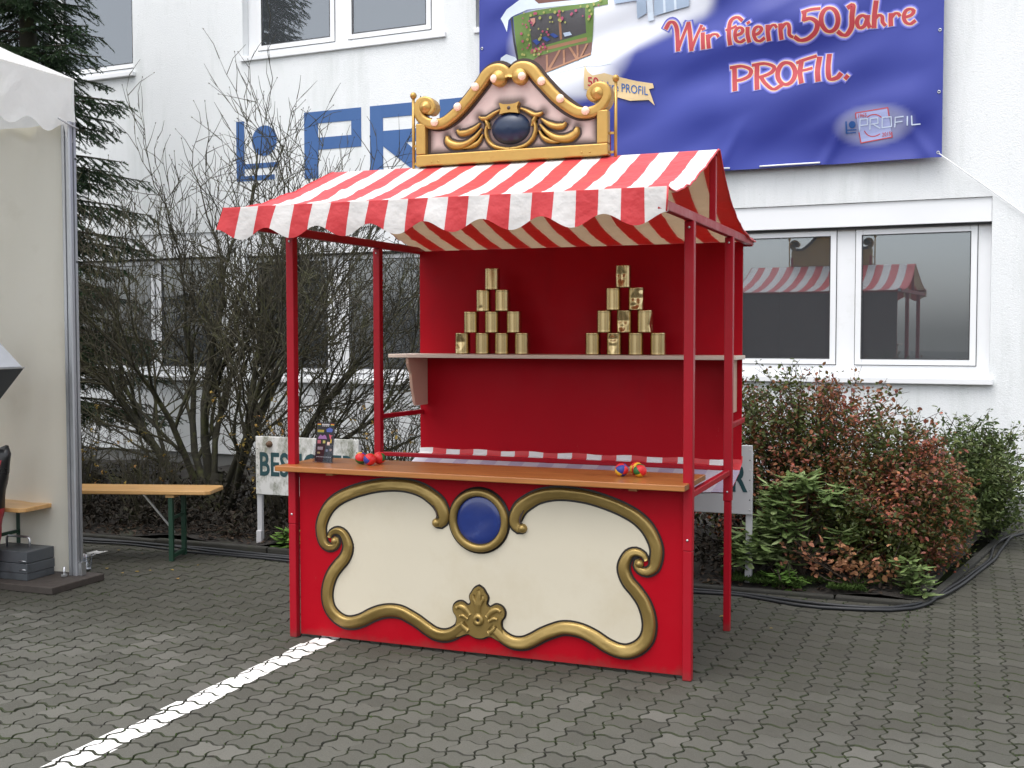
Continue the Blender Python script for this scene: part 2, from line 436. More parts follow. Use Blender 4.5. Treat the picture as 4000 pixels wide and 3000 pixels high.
class MB:
    def __init__(self, xf=None):
        self.flip = xf is not None and getattr(xf, 'flip', False)
        self.v = []; self.f = []; self.m = []; self.s = []; self.xf = xf
    def add(self, verts, faces, mi=0, smooth=False):
        b = len(self.v)
        if self.xf:
            verts = [self.xf(*p) for p in verts]
        self.v.extend([tuple(p) for p in verts])
        for fc in faces:
            self.f.append(tuple(b+i for i in (reversed(fc) if self.flip else fc))); self.m.append(mi); self.s.append(smooth)
        return b
    def box(self, x0, x1, y0, y1, z0, z1, mi=0, top=None):
        vs = [(x0,y0,z0),(x1,y0,z0),(x1,y1,z0),(x0,y1,z0),(x0,y0,z1),(x1,y0,z1),(x1,y1,z1),(x0,y1,z1)]
        fs = [(0,3,2,1),(4,5,6,7),(0,1,5,4),(1,2,6,5),(2,3,7,6),(3,0,4,7)]
        self.add(vs, fs, mi)
        if top is not None: self.m[-5] = top
        return self
    def obox(self, c, ax, ay, az, mi=0):
        c, ax, ay, az = Vector(c), Vector(ax), Vector(ay), Vector(az)
        vs = [c+ax*sx+ay*sy+az*sz for sz in (-1,1) for sx, sy in ((-1,-1),(1,-1),(1,1),(-1,1))]
        self.add(vs, [(0,3,2,1),(4,5,6,7),(0,1,5,4),(1,2,6,5),(2,3,7,6),(3,0,4,7)], mi)
        return self
    def bar(self, a, b, w, h, mi=0, upv=(0,0,1)):
        a, b = Vector(a), Vector(b)
        d = b-a; L = d.length; d.normalize()
        u = Vector(upv)
        s = d.cross(u)
        if s.length < 1e-4: s = d.cross(Vector((1,0,0)))
        s.normalize(); u = s.cross(d)
        return self.obox((a+b)/2, d*(L/2), s*(w/2), u*(h/2), mi)
    def tube(self, pts, rad, n=8, mi=0, smooth=True, cap=True):
        pts = [Vector(p) for p in pts]
        if not hasattr(rad, '__len__'): rad = [rad]*len(pts)
        vs = []; prev = None
        for i, p in enumerate(pts):
            d = (pts[min(i+1, len(pts)-1)] - pts[max(i-1, 0)])
            if d.length < 1e-9: d = Vector((0,0,1))
            d.normalize()
            if prev is None:
                a = d.cross(Vector((0.31, 0.22, 0.93)))
                if a.length < 1e-3: a = d.cross(Vector((1,0,0)))
            else:
                a = prev - d*prev.dot(d)
                if a.length < 1e-6: a = d.cross(Vector((1,0,0)))
            a.normalize(); prev = a
            b = d.cross(a)
            for k in range(n):
                t = 2*math.pi*k/n
                vs.append(p + (a*math.cos(t) + b*math.sin(t))*rad[i])
        fs = []
        for i in range(len(pts)-1):
            for k in range(n):
                k2 = (k+1) % n
                fs.append((i*n+k, i*n+k2, (i+1)*n+k2, (i+1)*n+k))
        if cap:
            fs.append(tuple(reversed(range(n)))); fs.append(tuple((len(pts)-1)*n+k for k in range(n)))
        self.add(vs, fs, mi, smooth)
        return self
    def lathe(self, c, prof, n=24, mi=0, smooth=True, axis='z'):
        vs = []; fs = []
        for r, z in prof:
            for k in range(n):
                t = 2*math.pi*k/n
                x, y = r*math.cos(t), r*math.sin(t)
                if axis == 'z': vs.append((c[0]+x, c[1]+y, c[2]+z))
                elif axis == 'y': vs.append((c[0]+x, c[1]-z, c[2]+y))
        for i in range(len(prof)-1):
            for k in range(n):
                k2 = (k+1) % n
                fs.append((i*n+k, i*n+k2, (i+1)*n+k2, (i+1)*n+k))
        self.add(vs, fs, mi, smooth)
        return self
    def plate(self, poly, y_back, y_front, mi=0, ms=None):
        """polygon in (x,z) made solid between two depths (front faces -y)"""
        ms = mi if ms is None else ms
        n = len(poly)
        vs = [(x, y_front, z) for x, z in poly] + [(x, y_back, z) for x, z in poly]
        tri = tessellate_polygon([[Vector((x, z, 0)) for x, z in poly]])
        self.add(vs, [tuple(t) for t in tri] + [tuple(n+i for i in reversed(t)) for t in tri], mi)
        self.add(vs, [(i, (i+1) % n, n+(i+1) % n, n+i) for i in range(n)], ms)
        return self
    def build(self, name, mats, parent=None, at=None, bevel=0.0, seg=1, kind=None, weld=False):
        if not isinstance(mats, (list, tuple)): mats = [mats]
        org = Vector(at) if at is not None else (origin_of(parent) if parent else Vector((0,0,0)))
        me = bpy.data.meshes.new(name)
        me.from_pydata([(p[0]-org[0], p[1]-org[1], p[2]-org[2]) for p in self.v], [], self.f)
        for m in mats: me.materials.append(m)
        me.polygons.foreach_set('material_index', self.m)
        me.polygons.foreach_set('use_smooth', self.s)
        me.update()
        o = bpy.data.objects.new(name, me)
        COL.objects.link(o)
        if parent is not None:
            o.parent = parent
        elif at is not None:
            o.location = org
        if bevel:
            b = o.modifiers.new('bevel', 'BEVEL'); b.width = bevel; b.segments = seg; b.limit_method = 'ANGLE'; b.angle_limit = R(40)
        if kind: o['kind'] = kind
        return o

def catmull(pts, step):
    P = [Vector(p) for p in pts]
    out = []
    for i in range(len(P)-1):
        p0 = P[i-1] if i > 0 else P[i]*2-P[i+1]
        p1, p2 = P[i], P[i+1]
        p3 = P[i+2] if i+2 < len(P) else P[i+1]*2-P[i]
        n = max(1, int((p2-p1).length/step))
        for k in range(n):
            t = k/n
            out.append(0.5*((2*p1)+(p2-p0)*t+(2*p0-5*p1+4*p2-p3)*t*t+(3*p1-p0-3*p2+p3)*t*t*t))
    out.append(P[-1])
    return out

def interp(keys, t):
    for (a, va), (b, vb) in zip(keys, keys[1:]):
        if t <= b: return va+(vb-va)*((t-a)/(b-a) if b > a else 0)
    return keys[-1][1]

def moulding(mb, pts, hw, y, h, mi=0, ridge=0.0, step=0.012, nt=8, base=0.0, pw=2.6):
    """sweep a rounded moulding along an (x,z) path; y = ground plane, raised towards -y"""
    path = catmull([(p[0], p[1], 0) for p in pts], step)
    L = [0]
    for a, b in zip(path, path[1:]): L.append(L[-1]+(b-a).length)
    vs = []; fs = []
    for i, p in enumerate(path):
        d = path[min(i+1, len(path)-1)]-path[max(i-1, 0)]
        d.normalize()
        nx, nz = -d.y, d.x
        t0 = L[i]/L[-1]
        w = interp(hw, t0)
        for k in range(nt+1):
            t = -1+2*k/nt
            hh = h*(w/max(v for _, v in hw))**0.5
            prof = (1-abs(t)**pw)**0.55*(1+ridge*t)*(1+0.10*noise.noise(Vector((p.x*16, p.y*16, t*1.5))))
            vs.append((p.x+nx*w*t, y-base-hh*prof, p.y+nz*w*t))
    m = nt+1
    for i in range(len(path)-1):
        for k in range(nt):
            fs.append((i*m+k, i*m+k+1, (i+1)*m+k+1, (i+1)*m+k))
    fs.append(tuple(range(m))); fs.append(tuple(reversed([(len(path)-1)*m+k for k in range(m)])))
    mb.add(vs, fs, mi, True)

def ribbon(mb, pts, hw, y0, y1, mi=0, step=0.012):
    path = catmull([(p[0], p[1], 0) for p in pts], step)
    L = [0]
    for a, b in zip(path, path[1:]): L.append(L[-1]+(b-a).length)
    vs = []; fs = []
    for i, p in enumerate(path):
        d = path[min(i+1, len(path)-1)]-path[max(i-1, 0)]
        d.normalize()
        nx, nz = -d.y, d.x
        w = interp(hw, L[i]/L[-1])
        for t, y in ((-1, y0), (-1, y1), (1, y1), (1, y0)):
            vs.append((p.x+nx*w*t, y, p.y+nz*w*t))
    for i in range(len(path)-1):
        for k in range(3):
            fs.append((i*4+k, i*4+k+1, (i+1)*4+k+1, (i+1)*4+k))
    e = (len(path)-1)*4
    fs += [(0, 3, 2, 1), (e, e+1, e+2, e+3)]
    mb.add(vs, fs, mi)

def text_mesh(body, size, bold=0.0, xscale=1.0, align='LEFT'):
    cu = bpy.data.curves.new('lettering', 'FONT')
    cu.body = body; cu.size = size; cu.offset = bold; cu.align_x = align
    cu.resolution_u = 3
    o = bpy.data.objects.new('lettering', cu)
    COL.objects.link(o)
    dg = bpy.context.evaluated_depsgraph_get()
    me = bpy.data.meshes.new_from_object(o.evaluated_get(dg))
    vs = [(v.co.x*xscale, v.co.y) for v in me.vertices]
    fs = [tuple(p.vertices) for p in me.polygons]
    bpy.data.objects.remove(o); bpy.data.curves.remove(cu); bpy.data.meshes.remove(me)
    return vs, fs

def copy_tree(o, parent=None):
    c = o.copy(); COL.objects.link(c)
    c.parent = parent
    for ch in list(o.children): copy_tree(ch, c)
    return c

# ------------------------------------------------------------------ building
TH = R(-3.0)
WN = Vector((-math.sin(TH), math.cos(TH), 0)); WT = Vector((math.cos(TH), math.sin(TH), 0)); WC = 5.6
def wall(s, d, z):                       # along the facade, out of it (towards the yard), up
    p = WN*(WC-d) + WT*s
    return (p.x, p.y, z)
wall.flip = True                         # the mapping is left handed

building = empty('office_building', wall(0, -4, 0), 'white rendered two storey office building with blue letters behind the yard', 'building')
S0, S1, Z0, Z1 = -13.0, 9.0, 0.21, 7.6
# windows: (s0,s1,z0,z1) openings
LOW_R = (0.90, 3.175, 1.20, 2.75)
LOW_L2 = (-4.62, -2.25, 1.10, 2.74)
LOW_L1 = (-7.40, -4.90, 1.10, 2.76)
LOW_M = (-1.95, 0.45, 1.15, 2.75)
UP_M = (-4.62, -2.07, 4.69, 6.5)
UP_R = (-1.70, 0.7, 4.69, 6.5)
UP_L = (-8.9, -6.21, 4.68, 6.5)
HOLES = [LOW_R, LOW_L2, LOW_L1, LOW_M, UP_M, UP_R, UP_L]
ss = sorted({S0, S1, *[h[0] for h in HOLES], *[h[1] for h in HOLES]})
zz = sorted({Z0, Z1, *[h[2] for h in HOLES], *[h[3] for h in HOLES]})
mb = MB(wall)
for a, b in zip(ss, ss[1:]):
    for c, d in zip(zz, zz[1:]):
        cs, cz = (a+b)/2, (c+d)/2
        if any(h[0] < cs < h[1] and h[2] < cz < h[3] for h in HOLES): continue
        mb.add([(a, 0, c), (b, 0, c), (b, 0, d), (a, 0, d)], [(3, 2, 1, 0)])
DEP = -0.32
for h in HOLES:
    a, b, c, d = h
    mb.add([(a,0,c),(b,0,c),(b,0,d),(a,0,d),(a,DEP,c),(b,DEP,c),(b,DEP,d),(a,DEP,d)], [(0,4,5,1),(1,5,6,2),(2,6,7,3),(3,7,4,0)])
mb.add([(S0,0,Z0),(S0,-9,Z0),(S0,-9,Z1),(S0,0,Z1)], [(0,1,2,3)])
mb.add([(S1,0,Z0),(S1,-9,Z0),(S1,-9,Z1),(S1,0,Z1)], [(3,2,1,0)])
mb.add([(S0,-9,Z0),(S1,-9,Z0),(S1,-9,Z1),(S0,-9,Z1)], [(3,2,1,0)])
mb.build('wall', M_STUCCO, building)
MB(wall).box(S0, S1, -9, -0.025, -0.1, Z0+0.02).build('plinth', M_PLINTH, building)
mb = MB(wall).box(S0-0.2, S1+0.2, -9.2, 0.25, Z1, Z1+0.18)
mb.build('roof', mat('grey roof edge', (0.3, 0.3, 0.31), 0.6), building)

def blind_mat():
    m, t, bs = newmat('venetian blind')
    w = t.nodes.new('ShaderNodeTexWave')
    w.bands_direction = 'Z'
    w.inputs['Scale'].default_value = 9.0
    w.inputs['Distortion'].default_value = 0.0
    t.links.new(wpos(t), w.inputs['Vector'])
    t.links.new(mix_col(t, w.outputs['Fac'], (0.40, 0.43, 0.46), (0.58, 0.61, 0.64)), bs.inputs['Base Color'])
    bs.inputs['Roughness'].default_value = 0.6
    return m
M_BLIND = blind_mat()

def window(op, splits, shutter=0.0, blind=0.0, sillout=0.05, depth=0.10, zg=0.09):
    """splits: list of (s0,s1) glass widths; window frame set back from the facade"""
    a, b, c, d = op
    ft = d-shutter
    fr = MB(wall)
    F0, F1 = -depth-0.06, -depth
    e = 0.002
    edges = [a+e] + [x for sp in splits for x in sp] + [b-e]
    for i in range(0, len(edges), 2):
        fr.box(edges[i], edges[i+1], F0, F1, c+e, ft-e)
    gz0, gz1 = c+zg, ft-0.05
    for (g0, g1) in splits:
        fr.box(g0, g1, F0+0.001, F1-0.001, c+e, gz0)
        fr.box(g0, g1, F0+0.001, F1-0.001, gz1, ft-e)
    w = fr.build('window', M_FRAME, building, bevel=0.004)
    for (g0, g1) in splits:
        sa = MB(wall)
        k = 0.058
        for q in ((g0-0.03, g0+k-0.03, gz0-0.03, gz1+0.03), (g1-k+0.03, g1+0.03, gz0-0.03, gz1+0.03)):
            sa.box(q[0], q[1], F1-0.01, F1+0.018, q[2], q[3])
        sa.box(g0+k-0.03, g1-k+0.03, F1-0.009, F1+0.017, gz0-0.03, gz0+k-0.03)
        sa.box(g0+k-0.03, g1-k+0.03, F1-0.009, F1+0.017, gz1-k+0.03, gz1+0.03)
        sa.build('sash', M_FRAME, w, bevel=0.004)
        gs = MB(wall)
        i0, i1, j0, j1, t = g0+0.028, g1-0.028, gz0+0.028, gz1-0.028, 0.008
        gs.box(i0-t, i0, F1+0.004, F1+0.0195, j0-t, j1+t); gs.box(i1, i1+t, F1+0.004, F1+0.0195, j0-t, j1+t)
        gs.box(i0, i1, F1+0.004, F1+0.0195, j0-t, j0); gs.box(i0, i1, F1+0.004, F1+0.0195, j1, j1+t)
        for (q0, q1, r0, r1) in ((g0-0.036, g0-0.0305, gz0-0.036, gz1+0.036), (g1+0.0305, g1+0.036, gz0-0.036, gz1+0.036)):
            gs.box(q0, q1, F1-0.004, F1+0.003, r0, r1)
        gs.box(g0-0.03, g1+0.03, F1-0.004, F1+0.003, gz0-0.036, gz0-0.0305)
        gs.build('gasket', M_GASKET, w)
        MB(wall).box(g0-0.01, g1+0.01, F1-0.004, F1+0.002, gz0-0.01, gz1+0.01).build('pane', M_PANE, w)
        if blind:
            MB(wall).box(g0-0.02, g1+0.02, F0-0.10, F0-0.07, gz0+blind, gz1+0.04).build('blind', M_BLIND, w)
            MB(wall).box(g0-0.02, g1+0.02, F0-0.105, F0-0.065, gz0+blind-0.03, gz0+blind-0.002).build('blind_rail', M_ALU, w)
    MB(wall).box(a-0.02, b+0.03, -depth+0.02, sillout, c-0.05, c+0.004).build('sill', M_FRAME, w, bevel=0.006, seg=2)
    if shutter:
        MB(wall).box(a+e, b-e, F0, -0.018, ft, d-e).build('shutter_box', M_FRAME, w, bevel=0.003)
        MB(wall).box(a+e, b-e, F1+0.025, F1+0.045, ft-0.02, ft+0.004).build('shutter_slot', M_GASKET, w)
    it = MB(wall)
    x0, x1, y0, y1, q0, q1 = a-0.3, b+0.3, -3.2, -0.34, c-0.6, d+0.3
    it.add([(x0,y0,q0),(x1,y0,q0),(x1,y1,q0),(x0,y1,q0),(x0,y0,q1),(x1,y0,q1),(x1,y1,q1),(x0,y1,q1)],
           [(0,1,2,3),(4,7,6,5),(0,4,5,1),(1,5,6,2),(0,3,7,4)])
    it.build('interior', M_ROOM, w)
    return w
window(LOW_R, [(1.00, 1.85), (2.08, 3.03)], shutter=0.21, zg=0.14)
window(LOW_M, [(-1.85, -0.86), (-0.63, 0.35)], shutter=0.24, zg=0.10)
window(LOW_L2, [(-4.54, -3.55), (-3.315, -2.34)], shutter=0.27, zg=0.09)
window(LOW_L1, [(-7.30, -6.05), (-5.93, -5.0)], shutter=0.28, zg=0.09)
window(UP_M, [(-4.445, -3.49), (-3.255, -2.30)], blind=0.33, zg=0.11, sillout=0.03)
window(UP_R, [(-1.60, -0.60), (-0.40, 0.6)], blind=0.33, zg=0.11, sillout=0.02)
window(UP_L, [(-8.8, -7.6), (-7.4, -6.27)], zg=0.11)

# painted company letters on the facade
def flat(poly, d0=0.001, d1=0.005):
    mbx = MB(wall)
    n = len(poly)
    tri = tessellate_polygon([[Vector((x, z, 0)) for x, z in poly]])
    vs = [(x, d1, z) for x, z in poly] + [(x, d0, z) for x, z in poly]
    mbx.add(vs, [tuple(t) for t in tri]); mbx.add(vs, [(i, (i+1) % n, n+(i+1) % n, n+i) for i in range(n)])
    return mbx
def letter(polys):
    m0 = None
    for p in polys:
        q = flat(p)
        if m0 is None: m0 = q
        else:
            b = len(m0.v); m0.v += q.v; m0.f += [tuple(i+b for i in fc) for fc in q.f]; m0.m += q.m; m0.s += q.s
    return m0.build('painted_letter', M_SIGNBLUE, building)
zt, zb = 4.01, 3.31
circ = [(-4.335+0.168*math.cos(2*math.pi*i/36), 3.745+0.168*math.sin(2*math.pi*i/36)) for i in range(36)]
letter([[(-4.72, 3.31), (-4.61, 3.31), (-4.61, 3.98), (-4.72, 3.98)], circ,
        [(-4.609, 3.445), (-4.16, 3.445), (-4.16, 3.50), (-4.609, 3.50)], [(-4.609, 3.31), (-4.20, 3.31), (-4.20, 3.365), (-4.609, 3.365)]])
letter([[(-3.80, 3.29), (-3.62, 3.29), (-3.62, zt), (-3.80, zt)], [(-3.619, 3.88), (-3.07, 3.88), (-3.07, zt), (-3.619, zt)],
        [(-3.619, 3.595), (-3.07, 3.595), (-3.07, 3.726), (-3.619, 3.726)], [(-3.194, 3.727), (-3.07, 3.727), (-3.07, 3.879), (-3.194, 3.879)]])
letter([[(-2.96, 3.29), (-2.80, 3.29), (-2.80, zt), (-2.96, zt)], [(-2.799, 3.876), (-2.24, 3.876), (-2.24, zt), (-2.799, zt)],
        [(-2.799, 3.577), (-2.799, 3.738), (-2.24, 3.738), (-2.24, 3.604), (-2.521, 3.604), (-2.15, 3.29), (-2.41, 3.29)], [(-2.37, 3.739), (-2.24, 3.739), (-2.24, 3.875), (-2.37, 3.875)]])
letter([[(-2.12, 3.29), (-1.96, 3.29), (-1.96, zt), (-2.12, zt)], [(-1.959, 3.876), (-1.62, 3.876), (-1.62, zt), (-1.959, zt)], [(-1.959, 3.29), (-1.62, 3.29), (-1.62, 3.42), (-1.959, 3.42)]])

# ------------------------------------------------------------------ banner
SLOGAN=[(0.0193,[(0.336,4.440),(0.368,4.486),(0.407,4.487),(0.437,4.441),(0.449,4.347),(0.458,4.222)]),
 (0.0133,[(0.458,4.222),(0.504,4.353),(0.549,4.466)]),
 (0.0193,[(0.552,4.465),(0.572,4.346),(0.588,4.209)]),
 (0.0133,[(0.588,4.209),(0.632,4.327),(0.676,4.427)]),
 (0.0181,[(0.692,4.352),(0.696,4.284),(0.700,4.212)]),
 (0.0181,[(0.693,4.397),(0.696,4.390)]),
 (0.0181,[(0.740,4.328),(0.746,4.279),(0.753,4.214)]),
 (0.0145,[(0.746,4.297),(0.784,4.330),(0.828,4.325),(0.840,4.305)]),
 (0.0181,[(1.056,4.427),(1.013,4.462),(0.963,4.450),(0.942,4.404),(0.940,4.307),(0.950,4.223)]),
 (0.0133,[(0.912,4.356),(0.964,4.365),(1.004,4.379)]),
 (0.0157,[(1.002,4.294),(1.051,4.307),(1.069,4.335),(1.044,4.362),(1.007,4.348),(0.996,4.301),(1.008,4.251),(1.045,4.233),(1.082,4.249)]),
 (0.0181,[(1.112,4.349),(1.112,4.288),(1.125,4.229)]),
 (0.0169,[(1.116,4.399),(1.120,4.392)]),
 (0.0157,[(1.173,4.282),(1.210,4.290),(1.240,4.323),(1.215,4.349),(1.179,4.335),(1.167,4.289),(1.186,4.239),(1.223,4.223),(1.261,4.243)]),
 (0.0181,[(1.294,4.347),(1.295,4.287),(1.302,4.223)]),
 (0.0145,[(1.298,4.304),(1.330,4.343),(1.360,4.345),(1.372,4.326)]),
 (0.0181,[(1.408,4.346),(1.409,4.287),(1.415,4.223)]),
 (0.0157,[(1.412,4.304),(1.444,4.342),(1.473,4.345),(1.486,4.308),(1.486,4.249),(1.513,4.228)]),
 (0.0181,[(1.748,4.446),(1.673,4.446),(1.600,4.431)]),
 (0.0169,[(1.620,4.432),(1.615,4.359)]),
 (0.0206,[(1.617,4.362),(1.674,4.367),(1.729,4.322),(1.716,4.253),(1.652,4.201),(1.581,4.193),(1.536,4.222)]),
 (0.0193,[(1.908,4.332),(1.905,4.301),(1.895,4.274),(1.879,4.254),(1.860,4.242),(1.838,4.239),(1.815,4.246),(1.795,4.263),(1.779,4.287),(1.768,4.316),(1.765,4.348),(1.768,4.379),(1.778,4.405),(1.793,4.426),(1.813,4.438),(1.835,4.440),(1.857,4.433),(1.878,4.416),(1.894,4.392),(1.904,4.363),(1.908,4.332)]),
 (0.0206,[(1.994,4.427),(2.032,4.443),(2.025,4.353),(2.021,4.261),(1.981,4.201),(1.941,4.203),(1.909,4.229)]),
 (0.0169,[(2.150,4.322),(2.116,4.349),(2.076,4.330),(2.066,4.285),(2.089,4.247),(2.128,4.261),(2.150,4.316)]),
 (0.0169,[(2.157,4.341),(2.154,4.293),(2.170,4.247)]),
 (0.0193,[(2.223,4.457),(2.211,4.355),(2.207,4.243)]),
 (0.0157,[(2.209,4.309),(2.245,4.340),(2.273,4.325),(2.277,4.279),(2.298,4.251)]),
 (0.0181,[(2.345,4.340),(2.343,4.294),(2.346,4.246)]),
 (0.0145,[(2.345,4.306),(2.378,4.342),(2.405,4.339),(2.417,4.320)]),
 (0.0157,[(2.455,4.299),(2.510,4.315),(2.531,4.347),(2.504,4.367),(2.466,4.355),(2.450,4.305),(2.467,4.258),(2.505,4.240),(2.541,4.261)]),
 (0.0206,[(0.982,3.999),(0.986,3.902),(0.993,3.810)]),
 (0.0181,[(0.948,4.021),(1.053,4.023),(1.130,3.985),(1.121,3.932),(1.054,3.902),(0.978,3.897)]),
 (0.0206,[(1.188,4.010),(1.189,3.908),(1.197,3.804)]),
 (0.0181,[(1.151,4.023),(1.261,4.027),(1.342,3.989),(1.322,3.943),(1.249,3.914),(1.189,3.908)]),
 (0.0181,[(1.225,3.910),(1.274,3.840),(1.347,3.783),(1.417,3.813)]),
 (0.0206,[(1.535,3.909),(1.531,3.878),(1.520,3.852),(1.503,3.831),(1.481,3.819),(1.457,3.816),(1.433,3.823),(1.411,3.839),(1.393,3.863),(1.381,3.892),(1.377,3.924),(1.381,3.954),(1.392,3.981),(1.409,4.002),(1.431,4.014),(1.455,4.016),(1.480,4.009),(1.502,3.993),(1.519,3.969),(1.531,3.940),(1.535,3.909)]),
 (0.0206,[(1.587,4.019),(1.578,3.919),(1.594,3.821)]),
 (0.0169,[(1.548,4.005),(1.607,4.023),(1.714,4.045)]),
 (0.0157,[(1.555,3.925),(1.631,3.932),(1.680,3.941)]),
 (0.0218,[(1.745,4.027),(1.733,3.916),(1.740,3.824)]),
 (0.0206,[(1.830,4.042),(1.824,3.931),(1.839,3.832),(1.900,3.834),(1.932,3.865)]),
 (0.0242,[(1.977,3.837),(1.985,3.830)])]
PICTURE=[('snow_w',[(-1.390,4.278),(-1.371,4.339),(-1.313,4.370),(-1.224,4.336),(-1.173,4.274),(-1.035,4.192),(-0.725,4.230),(-0.482,4.251),(-0.386,4.308),(-0.262,4.276),(-0.190,4.156),(-0.303,4.145),(-0.458,4.160),(-0.725,4.129),(-0.947,4.104),(-1.148,4.180),(-1.313,4.230)]),
 ('snow_w',[(-1.370,4.724),(-1.300,4.802),(-1.110,4.899),(-1.097,4.971),(-0.199,4.927),(-0.222,4.776),(-0.388,4.729),(-0.459,4.758),(-1.072,4.773),(-1.198,4.742),(-1.251,4.725),(-1.284,4.697),(-1.302,4.585),(-1.336,4.663)]),
 ('roof_b',[(-1.016,4.876),(-0.972,4.956),(-0.376,4.938),(-0.388,4.805),(-0.947,4.815)]),
 ('dark_l',[(-1.262,4.717),(-1.242,4.718),(-1.186,4.292),(-1.205,4.294)]),
 ('body_b',[(-1.097,4.266),(-1.047,4.364),(-0.401,4.393),(-0.404,4.266),(-0.922,4.136)]),
 ('green',[(-1.230,4.723),(-1.148,4.739),(-0.972,4.755),(-0.604,4.760),(-0.364,4.760),(-0.234,4.788),(-0.228,4.722),(-0.370,4.716),(-0.375,4.595),(-0.399,4.393),(-0.603,4.375),(-0.972,4.322),(-1.047,4.279),(-1.186,4.292)]),
 ('dark_w',[(-1.053,4.700),(-0.462,4.721),(-0.456,4.482),(-1.037,4.397)]),
 ('timber',[(-1.060,4.382),(-0.453,4.443),(-0.449,4.412),(-1.057,4.351)]),
 ('timber',[(-0.740,4.709),(-0.716,4.710),(-0.710,4.451),(-0.735,4.449)]),
 ('timber',[(-0.891,4.320),(-0.870,4.323),(-0.858,4.153),(-0.878,4.149)]),
 ('timber',[(-0.873,4.171),(-0.750,4.356),(-0.727,4.354),(-0.848,4.152)]),
 ('timber',[(-0.707,4.346),(-0.686,4.350),(-0.676,4.197),(-0.698,4.194)]),
 ('timber',[(-0.646,4.368),(-0.621,4.368),(-0.530,4.234),(-0.555,4.227)]),
 ('timber',[(-0.561,4.376),(-0.540,4.377),(-0.533,4.228),(-0.552,4.224)]),
 ('timber',[(-0.530,4.239),(-0.461,4.382),(-0.437,4.382),(-0.509,4.243)]),
 ('timber',[(-1.035,4.255),(-0.916,4.158),(-0.404,4.288),(-0.403,4.268),(-0.920,4.136),(-1.047,4.244)]),
 ('book',[(-1.028,4.470),(-0.985,4.482),(-0.941,4.449),(-0.985,4.426)]),
 ('book',[(-0.929,4.488),(-0.885,4.497),(-0.833,4.461),(-0.875,4.446)]),
 ('book',[(-0.842,4.510),(-0.801,4.519),(-0.744,4.482),(-0.786,4.470)]),
 ('goods',[(-0.695,4.506),(-0.622,4.511),(-0.603,4.478),(-0.679,4.470)]),
 ('heart',[(-1.041,4.681),(-0.985,4.681),(-0.985,4.641),(-1.012,4.612)]),
 ('flag',[(-0.458,4.168),(-0.422,4.100),(-0.374,4.060),(-0.255,4.072),(-0.125,4.029),(0.049,3.977),(0.211,3.941),(0.222,3.899),(0.174,3.892),(0.229,3.735),(0.171,3.792),(-0.008,3.796),(-0.136,3.840),(-0.266,3.862),(-0.467,3.946)]),
 ('grey_b',[(-0.175,4.770),(0.149,4.818),(0.150,4.601),(0.059,4.557),(0.058,4.721),(-0.151,4.713)]),
 ('pale_b',[(0.149,4.818),(0.206,4.822),(0.219,4.528),(0.162,4.524)]),
 ('grey_b',[(0.223,4.809),(0.566,4.788),(0.565,4.612),(0.225,4.566)]),
 ('pale_b',[(0.309,4.799),(0.331,4.798),(0.338,4.585),(0.315,4.582)]),
 ('pale_b',[(0.416,4.791),(0.438,4.790),(0.445,4.597),(0.422,4.594)])]
FLAGTXT=[(-0.428,3.967),(-0.314,3.952),(-0.288,3.927),(0.165,3.836),(-0.422,4.039),(0.176,3.908)]
SMALL=[('r',0.0047,[(2.065,3.470),(2.063,3.516),(2.330,3.540),(2.341,3.469)]),
 ('r',0.0047,[(2.088,3.349),(2.104,3.261),(2.366,3.291),(2.361,3.332)]),
 ('r',0.0042,[(2.159,3.474),(2.189,3.489),(2.223,3.491),(2.252,3.482),(2.277,3.464)]),
 ('r',0.0042,[(2.134,3.359),(2.156,3.329),(2.191,3.310),(2.230,3.311),(2.264,3.325)]),
 ('d',0.0068,[(1.982,3.446),(1.984,3.349)]),
 ('d',0.0047,[(1.984,3.376),(2.065,3.375)]),
 ('d',0.0047,[(1.984,3.351),(2.060,3.352)]),
 ('d',0.0147,[(2.027,3.420),(2.038,3.419)]),
 ('w',0.0047,[(2.094,3.367),(2.100,3.460),(2.160,3.461),(2.161,3.410),(2.104,3.408)]),
 ('w',0.0047,[(2.180,3.368),(2.185,3.459),(2.247,3.461),(2.249,3.416),(2.194,3.412)]),
 ('w',0.0047,[(2.209,3.411),(2.266,3.372)]),
 ('w',0.0047,[(2.283,3.375),(2.285,3.461),(2.359,3.461),(2.361,3.380),(2.285,3.375)]),
 ('w',0.0047,[(2.389,3.372),(2.393,3.452),(2.460,3.454)]),
 ('w',0.0047,[(2.393,3.412),(2.451,3.414)]),
 ('w',0.0053,[(2.492,3.377),(2.493,3.452)]),
 ('w',0.0053,[(2.527,3.454),(2.530,3.379),(2.597,3.381)])]
YEARS=[(2.076,3.472),(2.154,3.478),(2.281,3.300),(2.356,3.307)]
BS0, BS1, BZ0, BZ1 = -1.605, 2.775, 3.088, 6.15
def wrinkle(s, z):
    a = noise.noise(Vector(((s*0.9+z*1.0)*0.9, (z-s*0.45)*2.6, 0.3)))
    b = noise.noise(Vector((s*2.3, z*2.6, 5.0)))
    edge = min(1.0, (s-BS0)/0.25, (BS1-s)/0.25)
    pull = max(0.0, 1-(z-BZ0)/0.5)
    r = 0.0
    for (ps, k) in ((1.78, 0.55), (0.82, 0.6), (2.7, -0.7)):       # folds running up from the hem rods
        q = (s-ps)-k*(z-BZ0)
        r += 0.020*math.exp(-(q/0.055)**2)*pull
    return 0.115+(0.062*a+0.012*b)*max(0.0, edge)+r
def bpt(s, z, off=0.0):
    return wall(s, wrinkle(s, z)+off, z)

